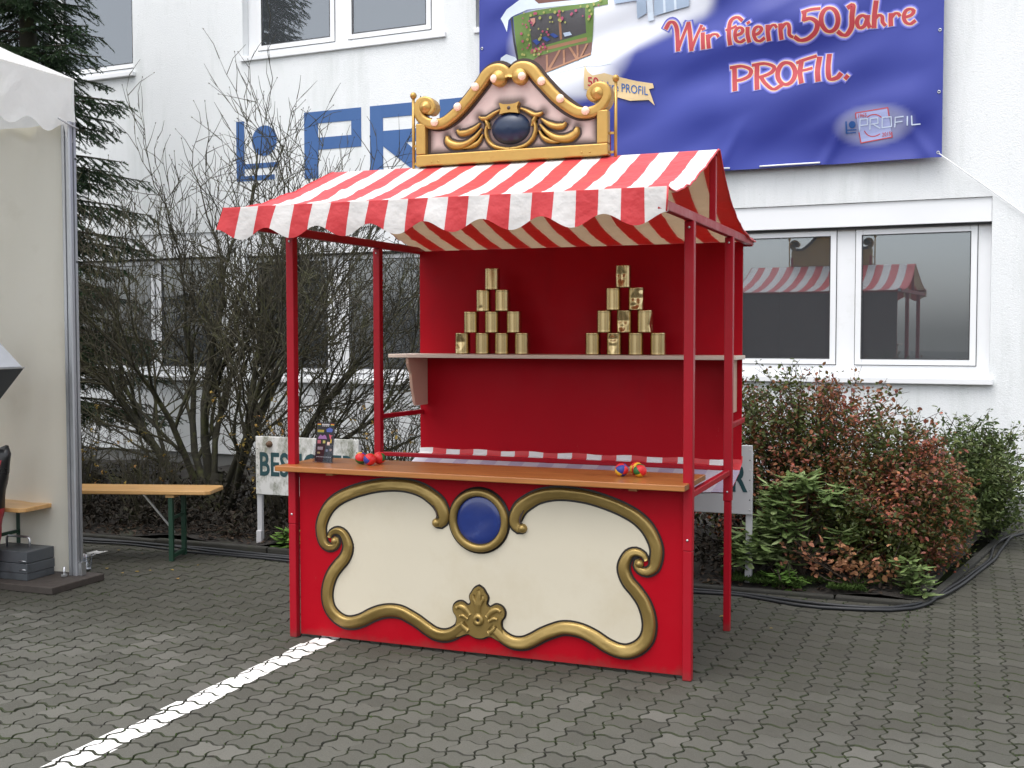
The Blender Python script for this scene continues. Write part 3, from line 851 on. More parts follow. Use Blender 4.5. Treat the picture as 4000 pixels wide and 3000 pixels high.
banner = empty('banner', wall(0.58, 0.04, BZ0), 'large blue printed banner with red slogan hung on the white facade', 'banner')
NX, NZ = 170, 110
bl = (0.017, 0.029, 0.245); wh = (0.80, 0.82, 0.88)
def mixc(a, b, f): return tuple(x+(y-x)*f for x, y in zip(a, b))
vs = []; cols = []
LCX = sum(p[0] for p in SMALL[0][2]+SMALL[1][2])/8; LCZ = sum(p[1] for p in SMALL[0][2]+SMALL[1][2])/8
HALO = [(-0.62, 4.40, 0.58, 0.50, 0.95), (-0.48, 4.03, 0.32, 0.15, 0.7), (-1.0, 4.08, 0.22, 0.17, 0.7), (LCX, LCZ, 0.30, 0.16, 0.28)]
for j in range(NZ+1):
    for i in range(NX+1):
        s = BS0+(BS1-BS0)*i/NX; z = BZ0+(BZ1-BZ0)*j/NZ
        vs.append(bpt(s, z))
        c = mixc(bl, (0.030, 0.047, 0.31), max(0.0, min(1.0, 0.5+0.9*noise.noise(Vector((s*0.8, z*0.8, 9))))))
        for (cx, cz, rx, rz, st) in HALO:
            q = ((s-cx)/rx)**2+((z-cz)/rz)**2
            if q < 1.6:
                c = mixc(c, wh, st*max(0.0, min(1.0, (1.45-q)/0.9)))
        q = max(0.0, min(1.0, (z-(4.12+0.36*(s+0.2)))/0.16))*max(0.0, min(1.0, (s+0.7)/0.3))*max(0.0, min(1.0, (0.86-s)/0.16))
        c = mixc(c, wh, 0.95*q*q*(3-2*q))
        cols.append(c)
fs = [(j*(NX+1)+i, j*(NX+1)+i+1, (j+1)*(NX+1)+i+1, (j+1)*(NX+1)+i) for j in range(NZ) for i in range(NX)]
mb = MB(); mb.add(vs, fs, 0, True)
def print_mat():
    m, t, bs = newmat('printed banner vinyl')
    at = t.nodes.new('ShaderNodeAttribute'); at.attribute_name = 'print'
    t.links.new(at.outputs['Color'], bs.inputs['Base Color'])
    bs.inputs['Roughness'].default_value = 0.42
    bs.inputs['Specular IOR Level'].default_value = 0.45
    return m
sheet = mb.build('sheet', print_mat(), banner)
ca = sheet.data.color_attributes.new('print', 'FLOAT_COLOR', 'POINT')
buf = []
for c in cols: buf += [c[0], c[1], c[2], 1.0]
ca.data.foreach_set('color', buf)

PRINTS = {}
def pm(name, col, rough=0.45):
    if name not in PRINTS: PRINTS[name] = mat('print '+name, col, rough, var=0.10, vscale=14)
    return PRINTS[name]
def bstroke(mbx, pts, hw, off, step=0.012, calli=0.0, endcap=True):
    path = catmull([(p[0], p[1], 0) for p in pts], step)
    vs = []; fs = []
    n = len(path)
    for i, p in enumerate(path):
        d = path[min(i+1, n-1)]-path[max(i-1, 0)]; d.normalize()
        w = hw*((1-calli)+calli*abs(d.y*0.92+d.x*0.2))
        ext = 0
        if endcap and i == 0: p = p-d*hw*0.45
        if endcap and i == n-1: p = p+d*hw*0.45
        for t in (-1, 0, 1):
            vs.append(bpt(p.x-d.y*w*t, p.y+d.x*w*t, off))
    for i in range(n-1):
        for k in range(2):
            fs.append((i*3+k, i*3+k+1, (i+1)*3+k+1, (i+1)*3+k))
    mbx.add(vs, fs, 0, True)
halo = MB(); halo2 = MB(); yel = MB(); red = MB()
for hw, pts in SLOGAN:
    hw *= 1.1
    bstroke(halo, pts, hw+0.026, 0.0025)
    bstroke(halo2, pts, hw+0.014, 0.0035)
    bstroke(yel, pts, hw+0.0055, 0.0045, calli=0.18)
    bstroke(red, pts, hw, 0.006, calli=0.42)
halo.build('slogan_halo', pm('violet glow', (0.075, 0.09, 0.46)), banner)
halo2.build('slogan_halo', pm('pale violet glow', (0.30, 0.28, 0.68)), banner)
yel.build('slogan_outline', pm('pale yellow outline', (0.82, 0.60, 0.36)), banner)
red.build('slogan_lettering', pm('brick red', (0.42, 0.032, 0.045)), banner)

PC = {'snow_w': (0.72, 0.80, 0.88), 'roof_b': (0.18, 0.07, 0.055), 'dark_l': (0.03, 0.03, 0.04), 'body_b': (0.15, 0.065, 0.05), 'green': (0.13, 0.22, 0.045),
      'dark_w': (0.07, 0.065, 0.07), 'timber': (0.34, 0.16, 0.085), 'book': (0.03, 0.07, 0.30), 'goods': (0.5, 0.6, 0.75), 'heart': (0.55, 0.25, 0.2),
      'flag': (0.72, 0.53, 0.28), 'grey_b': (0.36, 0.45, 0.58), 'pale_b': (0.62, 0.70, 0.80)}
def bpoly(mbx, poly, off):
    # subdivided fill so that the print follows the folds of the sheet
    xs = [p[0] for p in poly]; zs_ = [p[1] for p in poly]
    tri = tessellate_polygon([[Vector((x, z, 0)) for x, z in poly]])
    def sub(a, b, c, dep):
        m = max((a-b).length, (b-c).length, (c-a).length)
        if dep == 0 or m < 0.09:
            mbx.add([bpt(p.x, p.y, off) for p in (a, b, c)], [(0, 1, 2)]); return
        ab, bc, ca_ = (a+b)/2, (b+c)/2, (c+a)/2
        for q in ((a, ab, ca_), (ab, b, bc), (ca_, bc, c), (ab, bc, ca_)): sub(*q, dep-1)
    for t in tri:
        sub(*[Vector((poly[i][0], poly[i][1], 0)) for i in t], 4)
order = 0
groups = {}
for nm, poly in PICTURE:
    order += 1
    off = 0.0022+0.0006*order
    mbx = MB(); bpoly(mbx, [p for p in poly if p[1] < BZ1], off)
    mbx.build('printed_picture', pm(nm, PC[nm]), banner)
# baubles and lights printed in the greenery
gp = [p for nm, p in PICTURE if nm == 'green'][0]
dm = MB(); dm2 = MB()
for k in range(75):
    while True:
        s = random.uniform(-1.15, -0.1); z = random.uniform(3.95, 4.8)
        ins = False; n = len(gp)
        for i in range(n):
            (x1, y1), (x2, y2) = gp[i], gp[(i+1) % n]
            if (y1 > z) != (y2 > z) and s < (x2-x1)*(z-y1)/(y2-y1)+x1: ins = not ins
        if ins and not (-0.83 < s < -0.26 and 4.17 < z < 4.60): break
    r = random.uniform(0.008, 0.016)
    tgt = dm if k % 2 else dm2
    tgt.add([bpt(s+r*math.cos(a*math.pi/4), z+r*math.sin(a*math.pi/4), 0.0215) for a in range(8)], [tuple(range(8))])
dm.build('printed_baubles', pm('bauble', (0.42, 0.07, 0.14)), banner, kind='stuff')
dm2.build('printed_lights', pm('lights', (0.36, 0.36, 0.10)), banner, kind='stuff')
# pennant lettering
def banner_text(body, p0, p1, height, m, off, bold=0.0):
    vs, fs = text_mesh(body, 1.0, bold)
    x1 = max(v[0] for v in vs); y1 = max(v[1] for v in vs)
    ux, uz = p1[0]-p0[0], p1[1]-p0[1]
    L = math.hypot(ux, uz); ux /= L; uz /= L
    sx = L/x1; sy = height/y1
    mbx = MB()
    mbx.add([bpt(p0[0]+ux*v[0]*sx-uz*v[1]*sy*0.0, p0[1]+uz*v[0]*sx+v[1]*sy, off) for v in vs], fs)
    return mbx.build('printed_lettering', m, banner)
a, b_, c_, d_ = FLAGTXT[:4]
banner_text('50', a, b_, 0.085, pm('flag red', (0.5, 0.03, 0.05)), 0.0195, 0.012)
banner_text('Jahre PROFIL', c_, d_, 0.078, pm('flag blue', (0.03, 0.12, 0.36)), 0.0195, 0.006)
m_ = MB(); bpoly(m_, [SMALL[0][2][1], SMALL[0][2][2], SMALL[1][2][2], SMALL[1][2][1]], 0.003); m_.build('printed_emblem', pm('emblem ground', (0.36, 0.40, 0.66)), banner)
SM = {'r': MB(), 'd': MB(), 'w': MB()}
for cc, hw, pts in SMALL:
    if len(pts) == 2 and hw > 0.012:
        cx, cz = (pts[0][0]+pts[1][0])/2, (pts[0][1]+pts[1][1])/2
        SM[cc].add([bpt(cx+0.028*math.cos(i*math.pi/10), cz+0.030*math.sin(i*math.pi/10), 0.0055) for i in range(20)], [tuple(range(20))])
        continue
    for q in zip(pts, pts[1:]) if len(pts) < 5 or cc == 'w' else [pts]:
        bstroke(SM[cc], list(q), hw, {'r': 0.004, 'd': 0.0055, 'w': 0.007}[cc], endcap=True)
SM['r'].build('printed_emblem', pm('emblem red', (0.48, 0.06, 0.07)), banner, kind='stuff')
SM['d'].build('printed_emblem', pm('emblem blue', (0.02, 0.09, 0.30)), banner, kind='stuff')
SM['w'].build('printed_emblem', pm('emblem white', (0.58, 0.66, 0.80)), banner, kind='stuff')
banner_text('1965', YEARS[0], YEARS[1], 0.032, pm('emblem red', (0.48, 0.06, 0.07)), 0.0085, 0.01)
banner_text('2015', YEARS[2], YEARS[3], 0.032, pm('emblem red', (0.48, 0.06, 0.07)), 0.0085, 0.01)
for (a, b) in ((0.02, 0.95), (1.22, 1.76)):
    MB().tube([bpt(a+(b-a)*k/10, BZ0+0.018, 0.012) for k in range(11)], 0.008, 6).build('hem_rod', M_WHITEPAINT, banner)
for (s, z) in ((BS1-0.03, BZ0+0.04), (BS1-0.03, 3.64), (BS1-0.03, 4.16), (BS0+0.03, 4.45), (BS0+0.03, BZ0+0.04)):
    ey = MB(); c = Vector(bpt(s, z, 0.003))
    ring = [c+WT*0.011*math.cos(t*math.pi/6)+Vector((0, 0, 0.011*math.sin(t*math.pi/6))) for t in range(13)]
    ey.tube(ring, 0.004, 5, cap=False); ey.build('eyelet', M_STEEL, banner)
MB().tube([bpt(BS1-0.02, BZ0+0.03, 0.004), wall(BS1+0.3, 0.03, BZ0-0.22), wall(3.42, 0.02, 2.59), wall(4.4, 0.02, 1.83)], 0.005, 5).build('rope', M_WHITEPAINT, banner)

# ------------------------------------------------------------------ fairground stall
W, D, HR = 2.0965, 0.94, 2.10
stall = empty('fairground_stall', (W/2, 0.5, 0), 'red can throwing stall with striped awning, gold scrollwork and crowned gable board', 'market stall')

def post(x, y, zlow):
    m = MB()
    m.box(x-0.022, x+0.022, y-0.022, y+0.022, zlow, HR-0.001)
    q = 0.018 if y > 0.5 else 0.0208
    m.box(x-q, x+q, y-q, y+q, 0.0, zlow-0.0005)
    o = m.build('post', M_RED, stall, bevel=0.003)
    b = MB()
    b.lathe((x+0.0, y-0.022, zlow+0.05), [(0.0, 0.004), (0.005, 0.004), (0.006, 0.0)], 8, axis='y')
    b.lathe((x+0.0, y-0.022, HR-0.03), [(0.0, 0.004), (0.005, 0.004), (0.006, 0.0)], 8, axis='y')
    b.build('bolt', M_STEEL, o)
for x, y, zl in ((0, 0, 0.60), (W, 0, 0.60), (0, D, 0.70), (W, D, 0.70)):
    post(x, y, zl)
for x in (0, W):
    MB().box(x-0.017, x+0.017, -0.53, 1.57, HR, HR+0.042).build('side_rail', M_RED, stall, bevel=0.003)
    MB().box(x-0.016, x+0.016, 0.484, 0.516, HR+0.043, 2.462).build('ridge_post', M_RED, stall, bevel=0.003)
    MB().box(x-0.015, x+0.015, 0.023, D-0.023, 0.838, 0.868).build('counter_rail', M_RED, stall, bevel=0.003)
    MB().box(x-0.0175, x+0.0175, 1.571, 1.576, HR+0.002, HR+0.040).build('rail_cap', M_STEEL, stall)
for x, sgn in ((0, 1), (W, -1)):
    MB().bar((x+sgn*0.0, D+0.02, 1.095), (x+sgn*0.02, 1.497, 1.092), 0.018, 0.028).build('brace', M_RED, stall, bevel=0.003)
MB().tube([(-0.02, -0.515, 2.172), (W+0.02, -0.515, 2.172)], 0.015, 10).build('front_tube', M_RED, stall)
MB().tube([(-0.02, 0.5, 2.474), (W+0.02, 0.5, 2.474)], 0.012, 10).build('ridge_tube', M_RED, stall)
MB().tube([(-0.016, 1.545, 2.105), (W+0.016, 1.545, 2.105)], 0.012, 10).build('rear_tube', M_RED, stall)
MB().box(0.0225, W-0.0225, D-0.015, D+0.015, 0.862, 0.886).build('rear_rail', M_RED, stall, bevel=0.003)

# counter board
cb = MB()
cb.box(-0.045, 2.103, -0.112, 0.105, 0.884, 0.912)
cb.box(-0.045, 2.103, 0.1065, 0.335, 0.884, 0.9115)
o = cb.build('counter_board', M_COUNTER, stall, bevel=0.004, seg=2)
MB().box(2.1032, 2.1046, -0.106, 0.33, 0.887, 0.909).build('end_grain', M_ENDGRAIN, o)
for x in (0.25, 1.85):
    MB().box(x-0.02, x+0.02, -0.06, 0.28, 0.8685, 0.8835).build('board_batten', M_COUNTER, o)

# front panel with scrollwork
PY = 0.004
fp = MB().box(0.032, 2.0735, PY, PY+0.014, 0.016, 0.872).build('front_panel', M_REDPANEL, stall, bevel=0.001)
MID = 1.056
def mir(pts): return [(2*MID-x, z) for x, z in pts]
S1 = [(0.819,0.655),(0.846,0.649),(0.867,0.676),(0.861,0.709),(0.837,0.751),(0.799,0.781),(0.751,0.808),(0.691,0.825),(0.63,0.831),(0.563,0.829),(0.489,0.82),(0.408,0.8),(0.332,0.774),(0.262,0.739),(0.213,0.697),(0.181,0.647),(0.164,0.596),(0.167,0.545),(0.179,0.506),(0.211,0.486),(0.243,0.493),(0.26,0.514),(0.257,0.534),(0.242,0.538)]
S2 = [(0.212,0.539),(0.225,0.563),(0.26,0.576),(0.295,0.562),(0.317,0.521),(0.32,0.482),(0.3,0.435),(0.262,0.393),(0.226,0.345),(0.203,0.287),(0.196,0.229),(0.208,0.174),(0.243,0.131),(0.294,0.105),(0.345,0.104),(0.402,0.123),(0.459,0.154),(0.515,0.176),(0.571,0.186),(0.626,0.183),(0.675,0.165),(0.724,0.142),(0.772,0.113),(0.82,0.091),(0.873,0.088),(0.921,0.106),(0.956,0.134),(0.991,0.161)]
FL = [(1.056,0.353),(1.035,0.34),(1.021,0.32),(1.009,0.298),(1.015,0.266),(0.997,0.251),(0.968,0.267),(0.939,0.262),(0.921,0.242),(0.921,0.215),(0.936,0.194),(0.939,0.173),(0.933,0.15),(0.921,0.117),(0.938,0.091),(0.991,0.11),(1.014,0.107),(1.032,0.098),(1.056,0.095)]
half = S1[2:18] + S2[1:-1] + [(1.0, 0.15)]
field = half + list(reversed(mir(half)))
fld = [tuple(p)[:2] for p in catmull([(p[0], p[1], 0) for p in field], 0.02)]
MB().plate(fld, PY-0.0002, PY-0.003).build('cream_field', M_CREAM, fp)
HW1 = [(0, 0.017), (0.025, 0.022), (0.06, 0.030), (0.12, 0.034), (0.2, 0.031), (0.35, 0.028), (0.7, 0.029), (0.85, 0.027), (0.93, 0.017), (1, 0.009)]
HW2 = [(0, 0.009), (0.05, 0.018), (0.12, 0.027), (0.3, 0.030), (0.6, 0.031), (0.85, 0.030), (1, 0.026)]
bk = lambda hw: [(t, w+0.0085) for t, w in hw]
for f in (lambda p: p, mir):
    for S, H_ in ((S1, HW1), (S2, HW2)):
        m = MB(); ribbon(m, f(S), bk(H_), PY-0.0002, PY-0.0045)
        m.build('scroll_outline', M_BLACK, fp)
        m = MB(); moulding(m, f(S), H_, PY-0.004, 0.019, ridge=0.34 if S is S2 else 0.18, pw=4.2, nt=10)
        m.build('gold_scroll', M_GOLD, fp)
    m = MB()                                       # inner curl at the medallion end
    c = f([(0.245, 0.522)])[0]
    m.lathe((c[0], PY-0.003, c[1]), [(0.0, 0.022), (0.010, 0.020), (0.018, 0.012), (0.021, 0.0)], 14, axis='y')
    m.build('scroll_bud', M_GOLD, fp)
    m = MB()
    c = f([(0.826, 0.652)])[0]
    m.lathe((c[0], PY-0.003, c[1]), [(0.0, 0.027), (0.010, 0.0255), (0.018, 0.019), (0.0225, 0.008), (0.023, 0.0)], 16, axis='y')
    m.build('scroll_bud', M_GOLD, fp)
    m = MB()
    ribbon(m, f([(0.815, 0.742), (0.829, 0.716), (0.836, 0.692), (0.832, 0.676)]), [(0, 0.001), (0.5, 0.0045), (1, 0.002)], PY-0.018, PY-0.0248, step=0.004)
    m.build('scroll_groove', M_UMBER, fp)
# medallion
def ellipse_lathe(m, c, prof, rx, rz, n=40, mi=0):
    vs = []; fs = []
    for r, h in prof:
        for k in range(n):
            t = 2*math.pi*k/n
            vs.append((c[0]+r*rx*math.cos(t), c[1]-h, c[2]+r*rz*math.sin(t)))
    for i in range(len(prof)-1):
        for k in range(n):
            fs.append((i*n+k, i*n+(k+1) % n, (i+1)*n+(k+1) % n, (i+1)*n+k))
    m.add(vs, fs, mi, True)
mc = (1.056, PY, 0.677)
m = MB(); ellipse_lathe(m, mc, [(0.0, 0.007), (0.165, 0.007), (0.166, 0.0)], 1, 1)
m.build('medallion_outline', M_BLACK, fp)
m = MB(); ellipse_lathe(m, mc, [(0.119, 0.006), (0.121, 0.020), (0.128, 0.026), (0.146, 0.026), (0.154, 0.020), (0.156, 0.006)], 1, 1)
m.build('medallion_ring', M_GOLD, fp)
m = MB(); ellipse_lathe(m, mc, [(0.0, 0.018), (0.05, 0.0165), (0.09, 0.0135), (0.112, 0.0105), (0.1165, 0.0075)], 1, 1)
m.build('medallion_disc', M_BLUE, fp)
# leaf crest at the foot
crest = FL + list(reversed([(2*MID-x, z) for x, z in FL[1:-1]]))
def grow(poly, d):
    n = len(poly); out = []
    for i in range(n):
        a, b = poly[i-1], poly[(i+1) % n]
        tx, tz = b[0]-a[0], b[1]-a[1]
        L = math.hypot(tx, tz) or 1
        out.append((poly[i][0]-tz/L*d*(-1 if AREA(poly) > 0 else 1)*1.0, poly[i][1]+tx/L*d*(-1 if AREA(poly) > 0 else 1)))
    return out
def AREA(p): return sum(p[i-1][0]*p[i][1]-p[i][0]*p[i-1][1] for i in range(len(p)))/2
sm = [tuple(p)[:2] for p in catmull([(p[0], p[1], 0) for p in crest+[crest[0]]], 0.008)][:-1]
m = MB().plate(grow(sm, 0.0085), PY-0.0002, PY-0.0052); m.build('crest_outline', M_BLACK, fp)
m = MB().plate(sm, PY-0.004, PY-0.017); m.build('leaf_crest', M_GOLD, fp, bevel=0.007, seg=2)
def lobe(pts, hw, name='crest_lobe', y=PY-0.0165, h=0.010, mt=None, par=None):
    for f in (lambda p: p, mir):
        q = MB(); moulding(q, f(pts), hw, y, h, step=0.006, nt=6); q.build(name, mt or M_GOLD, par or fp)
lobe([(1.010, 0.205), (0.985, 0.232), (0.958, 0.244), (0.938, 0.236)], [(0, 0.012), (0.5, 0.016), (1, 0.009)])
lobe([(1.000, 0.185), (0.972, 0.200), (0.955, 0.196)], [(0, 0.009), (0.6, 0.011), (1, 0.006)])
lobe([(1.000, 0.125), (0.975, 0.145), (0.962, 0.165)], [(0, 0.014), (0.6, 0.012), (1, 0.006)])
lobe([(1.046, 0.265), (1.030, 0.290), (1.034, 0.312)], [(0, 0.010), (0.6, 0.010), (1, 0.005)])
m = MB(); moulding(m, [(1.056, 0.215), (1.056, 0.27), (1.060, 0.31), (1.056, 0.338)], [(0, 0.014), (0.4, 0.020), (1, 0.008)], PY-0.0165, 0.012, step=0.006)
m.build('crest_lobe', M_GOLD, fp)
m = MB(); ellipse_lathe(m, (1.056, PY, 0.186), [(0.007, 0.020), (0.009, 0.028), (0.020, 0.030), (0.029, 0.024), (0.031, 0.014)], 1, 1, 20)
m.build('crest_boss', M_GOLD, fp)
m = MB(); ellipse_lathe(m, (1.056, PY, 0.186), [(0.0, 0.0225), (0.008, 0.0225)], 1, 1, 12); m.build('boss_hole', M_BLACK, fp)

# back panel, shelf and brackets
bp = MB().box(0.002, 2.066, 1.500, 1.511, 0.855, 2.118).build('back_panel', M_REDPANEL, stall, bevel=0.001)
MB().box(0.004, 2.064, 1.5115, 1.516, 0.857, 2.110).build('backing_sheet', M_PANELBACK, bp)
shelf = MB().box(-0.075, 2.085, 1.205, 1.498, 1.444, 1.466).build('shelf', M_SHELF, stall, bevel=0.002)
prof = [(1.497, 1.443), (1.225, 1.443), (1.228, 1.405), (1.245, 1.375), (1.268, 1.345), (1.275, 1.30), (1.285, 1.25), (1.305, 1.20), (1.318, 1.160), (1.335, 1.140), (1.497, 1.140)]
for x0 in (0.038, 2.020):
    m = MB(lambda y, x, z: (x, y, z))
    m.plate([(p[0], p[1]) for p in prof], x0, x0+0.018)
    m.build('shelf_bracket', M_PINKWOOD, shelf, bevel=0.001)

# awning
NS = 22
AX0, AX1 = -0.035, 2.125
PF = [(-0.535, 2.190), (-0.50, 2.186), (-0.40, 2.186), (-0.30, 2.200), (-0.141, 2.237), (0.012, 2.288), (0.174, 2.351), (0.275, 2.400), (0.40, 2.453), (0.485, 2.491), (0.515, 2.491), (0.57, 2.440), (0.648, 2.378), (0.75, 2.310), (0.856, 2.262), (1.054, 2.190), (1.24, 2.150), (1.40, 2.132), (1.50, 2.126), (1.575, 2.122)]
def taut(y):
    if y < 0.485: return 2.190+(2.491-2.190)*(y+0.535)/1.02
    if y <= 0.515: return 2.491
    return 2.491+(2.122-2.491)*(y-0.515)/1.06
prof3 = catmull([(y, z, 0) for y, z in PF], 0.026)
def canopy(x, y, z):
    f = 0.55+0.45*max(0.0, min(1.0, (x-0.2)/1.8))
    zz_ = taut(y)+(z-taut(y))*f
    s = max(0.0, math.sin(math.pi*min(1, max(0, (y+0.535)/1.02)))) if y < 0.5 else max(0.0, math.sin(math.pi*min(1, max(0, (y-0.5)/1.06))))
    w = 0.022*noise.noise(Vector((x*2.6, y*1.3, 0.7)))+0.010*noise.noise(Vector((x*7+y*3, y*5, 2.0)))+0.007*noise.noise(Vector((x*2.0, y*17, 4.0)))*(0.4+abs(x-1.05))
    lift = 0.012*s*math.exp(-((x-1.0)/0.12)**2-((y+0.35)/0.2)**2)
    return zz_+w*s+lift
def stripe_sheet(off, mats, name, parent, sub=5):
    vs = []; fs = []; ms = []
    nx = NS*sub; ny = len(prof3)
    for i in range(nx+1):
        x = AX0+(AX1-AX0)*i/nx
        for p in prof3: vs.append((x, p.x, canopy(x, p.x, p.y)+off))
    mbx = MB()
    for i in range(nx):
        fs = [(i*ny+j, (i+1)*ny+j, (i+1)*ny+j+1, i*ny+j+1) for j in range(ny-1)]
        for q in fs:
            mbx.f.append(q); mbx.m.append(0 if ((i//sub) % 2 == 0) == (vs[q[0]][1] < 0.5) else 1); mbx.s.append(True)
    mbx.v = vs
    return mbx.build(name, mats, parent)
aw = stripe_sheet(0.0, [M_CR, M_CW], 'awning', stall)
stripe_sheet(-0.004, [M_LINING_R, M_LINING_W], 'awning_lining', aw)
def valance_sheet(y0, sgn, dz0, mats, name, off):
    mbx = MB(); sub = 8; nx = NS*sub; rows = 5
    zb0 = 2.192
    for i in range(nx+1):
        u = i/nx; x = AX0+(AX1-AX0)*u
        hb = 2.090-0.052*(0.5-0.5*math.cos(2*math.pi*8*u))+dz0
        for r in range(rows+1):
            t = r/rows
            z = zb0+(hb-zb0)*t
            y = y0+sgn*(0.006*t*math.sin(2*math.pi*8*u+0.5)+0.012*t*noise.noise(Vector((x*2.2, 3.1, t)))-0.006*t)+off
            mbx.v.append((x-0.045*t*(1-u), y, z))
    for i in range(nx):
        for r in range(rows):
            a = i*(rows+1)+r
            mbx.f.append((a+1, a+rows+2, a+rows+1, a)); mbx.m.append(0 if (i//sub) % 2 == 0 else 1); mbx.s.append(True)
    return mbx.build(name, mats, aw)
valance_sheet(-0.5375, -1, 0, [M_CR, M_CW], 'valance', 0.0)
valance_sheet(-0.5375, -1, 0.001, [M_LINING_R, M_LINING_W], 'valance_lining', 0.004)
for x in (AX0, AX1):
    m = MB(); m.tube([(x, p.x, canopy(x, p.x, p.y)) for p in prof3], 0.0045, 5)
    if x == AX1: m.tube([(x, -0.5375, 2.192), (x-0.002, -0.54, 2.14), (x-0.004, -0.543, 2.090)], 0.0045, 5)
    m.build('awning_hem', M_CR, aw)

# catch cloth hung under the back panel
def catch(profile, mats, name, sub=2):
    mbx = MB(); nx = NS*sub; ny = len(profile)
    for i in range(nx+1):
        x = 0.0+2.07*i/nx
        for y, z in profile: mbx.v.append((x, y, z+0.004*math.sin(i*0.9)))
    for i in range(nx):
        for j in range(ny-1):
            a = i*ny+j
            mbx.f.append((a, a+ny, a+ny+1, a+1)); mbx.m.append(0 if (i//sub) % 2 == 1 else 1); mbx.s.append(True)
    return mbx
cc = catch([(1.523, 0.875), (1.512, 0.840), (1.40, 0.785), (1.25, 0.738), (1.08, 0.715), (0.965, 0.730)], [M_CR, M_CW], 'x').build('catch_cloth', [M_CR, M_CW], stall)
catch([(1.494, 0.822), (1.40, 0.791), (1.25, 0.744), (1.08, 0.721), (0.965, 0.736)], None, 'x').build('cloth_lining', [M_CLOTHGREY2, M_CLOTHGREY], cc)
catch([(1.496, 0.858), (1.4935, 0.842), (1.492, 0.824)], None, 'x').build('cloth_hem', [M_CR, M_CW], cc)

# gable board
GY = 0.470
GM = 1.041
gb = MB()
def gmir(pts): return [(2*GM-x, z) for x, z in pts]
P = [(1.032,2.919),(1.023,2.949),(0.988,2.968),(0.947,2.964),(0.912,2.942),(0.882,2.904),(0.846,2.864),(0.804,2.818),(0.762,2.778),(0.713,2.74),(0.664,2.713),(0.615,2.708),(0.566,2.72),(0.529,2.75),(0.514,2.79),(0.526,2.828),(0.561,2.839),(0.594,2.823),(0.607,2.794),(0.591,2.773),(0.566,2.775),(0.551,2.796),(0.56,2.809)]
lp = [(0.52, 2.50), (0.52, 2.70)] + list(reversed(P[1:12]))
outline = lp + list(reversed(gmir(lp)))
gable = MB().plate(outline, GY+0.012, GY).build('gable_board', M_PINKCREAM, stall)
MB().plate(outline, GY+0.022, GY+0.0125).build('board_back', M_GOLD2, gable)
m = MB()
m.box(0.506, 1.577, GY-0.040, GY+0.010, 2.487, 2.548)
m.box(0.506, 0.563, GY-0.0395, GY+0.0095, 2.5485, 2.715); m.box(1.519, 1.5765, GY-0.0395, GY+0.0095, 2.5485, 2.715)
m.build('board_frame', M_GOLD2, gable, bevel=0.006, seg=2)
m = MB()
m.box(0.563, 1.519, GY-0.004, GY-0.0005, 2.548, 2.562); m.box(0.563, 0.578, GY-0.0045, GY-0.0005, 2.5485, 2.70); m.box(1.504, 1.519, GY-0.0045, GY-0.0005, 2.5485, 2.70)
m.build('frame_shadow_line', M_UMBER, gable)
HWP = [(0, 0.020), (0.06, 0.026), (0.15, 0.030), (0.4, 0.027), (0.6, 0.027), (0.72, 0.026), (0.82, 0.020), (0.92, 0.013), (1, 0.008)]
for f in (lambda p: p, gmir):
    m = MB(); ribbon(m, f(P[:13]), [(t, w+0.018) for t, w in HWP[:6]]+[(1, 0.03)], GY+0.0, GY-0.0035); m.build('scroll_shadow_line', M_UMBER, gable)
    m = MB(); ribbon(m, f(P), HWP, GY+0.03, GY-0.030); moulding(m, f(P), HWP, GY-0.0305, 0.010, nt=8, pw=5.0)
    m.build('gable_scroll', M_GOLD2, gable)
    c = f([(0.982, 2.920)])[0]
    m = MB(); ellipse_lathe(m, (c[0], GY, c[1]), [(0.0, 0.056), (0.022, 0.054), (0.030, 0.046), (0.038, 0.042), (0.042, 0.034), (0.042, -0.02)], 1, 1, 24)
    m.build('scroll_roundel', M_GOLD2, gable)
    c = f([(0.561, 2.800)])[0]
    m = MB(); ellipse_lathe(m, (c[0], GY, c[1]), [(0.0, 0.060), (0.010, 0.057), (0.014, 0.050), (0.022, 0.046), (0.034, 0.038), (0.036, -0.02)], 1, 1, 20)
    m.build('volute_boss', M_GOLD2, gable)
m = MB(); ellipse_lathe(m, (GM, GY, 2.661), [(0.0, 0.048), (0.35, 0.045), (0.65, 0.036), (0.88, 0.020), (1.0, 0.002)], 0.108, 0.084, 36); m.build('cabochon', M_NAVY, gable)
GSTROKES = [P[:13], gmir(P[:13]), [(0.563, 2.552), (1.04, 2.552), (1.519, 2.552)], [(0.563, 2.55), (0.563, 2.70)], [(1.519, 2.55), (1.519, 2.70)], [(GM+0.118*math.cos(t), 2.661+0.092*math.sin(t)) for t in [i*0.4 for i in range(16)]], [(0.985, 2.79), (1.097, 2.79)]]
def gl(pts, hw, name, h=0.014, y=GY-0.002, both=True, outline_=True):
    GSTROKES.append(pts); GSTROKES.append(gmir(pts))
    for f in ((lambda p: p, gmir) if both else (lambda p: p,)):
        if outline_:
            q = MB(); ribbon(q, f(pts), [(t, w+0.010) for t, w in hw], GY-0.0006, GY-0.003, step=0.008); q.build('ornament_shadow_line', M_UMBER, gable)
        q = MB(); moulding(q, f(pts), hw, y, h, step=0.007, nt=6); q.build(name, M_GOLD2, gable)
gl([(0.985,2.760),(0.950,2.744),(0.910,2.722),(0.880,2.722),(0.862,2.732)], [(0, 0.007), (0.5, 0.013), (0.85, 0.012), (1, 0.005)], 'ornament_arm', 0.020)
gl([(0.900,2.715),(0.912,2.690),(0.922,2.665)], [(0, 0.008), (0.5, 0.012), (1, 0.006)], 'ornament_arm', 0.022)
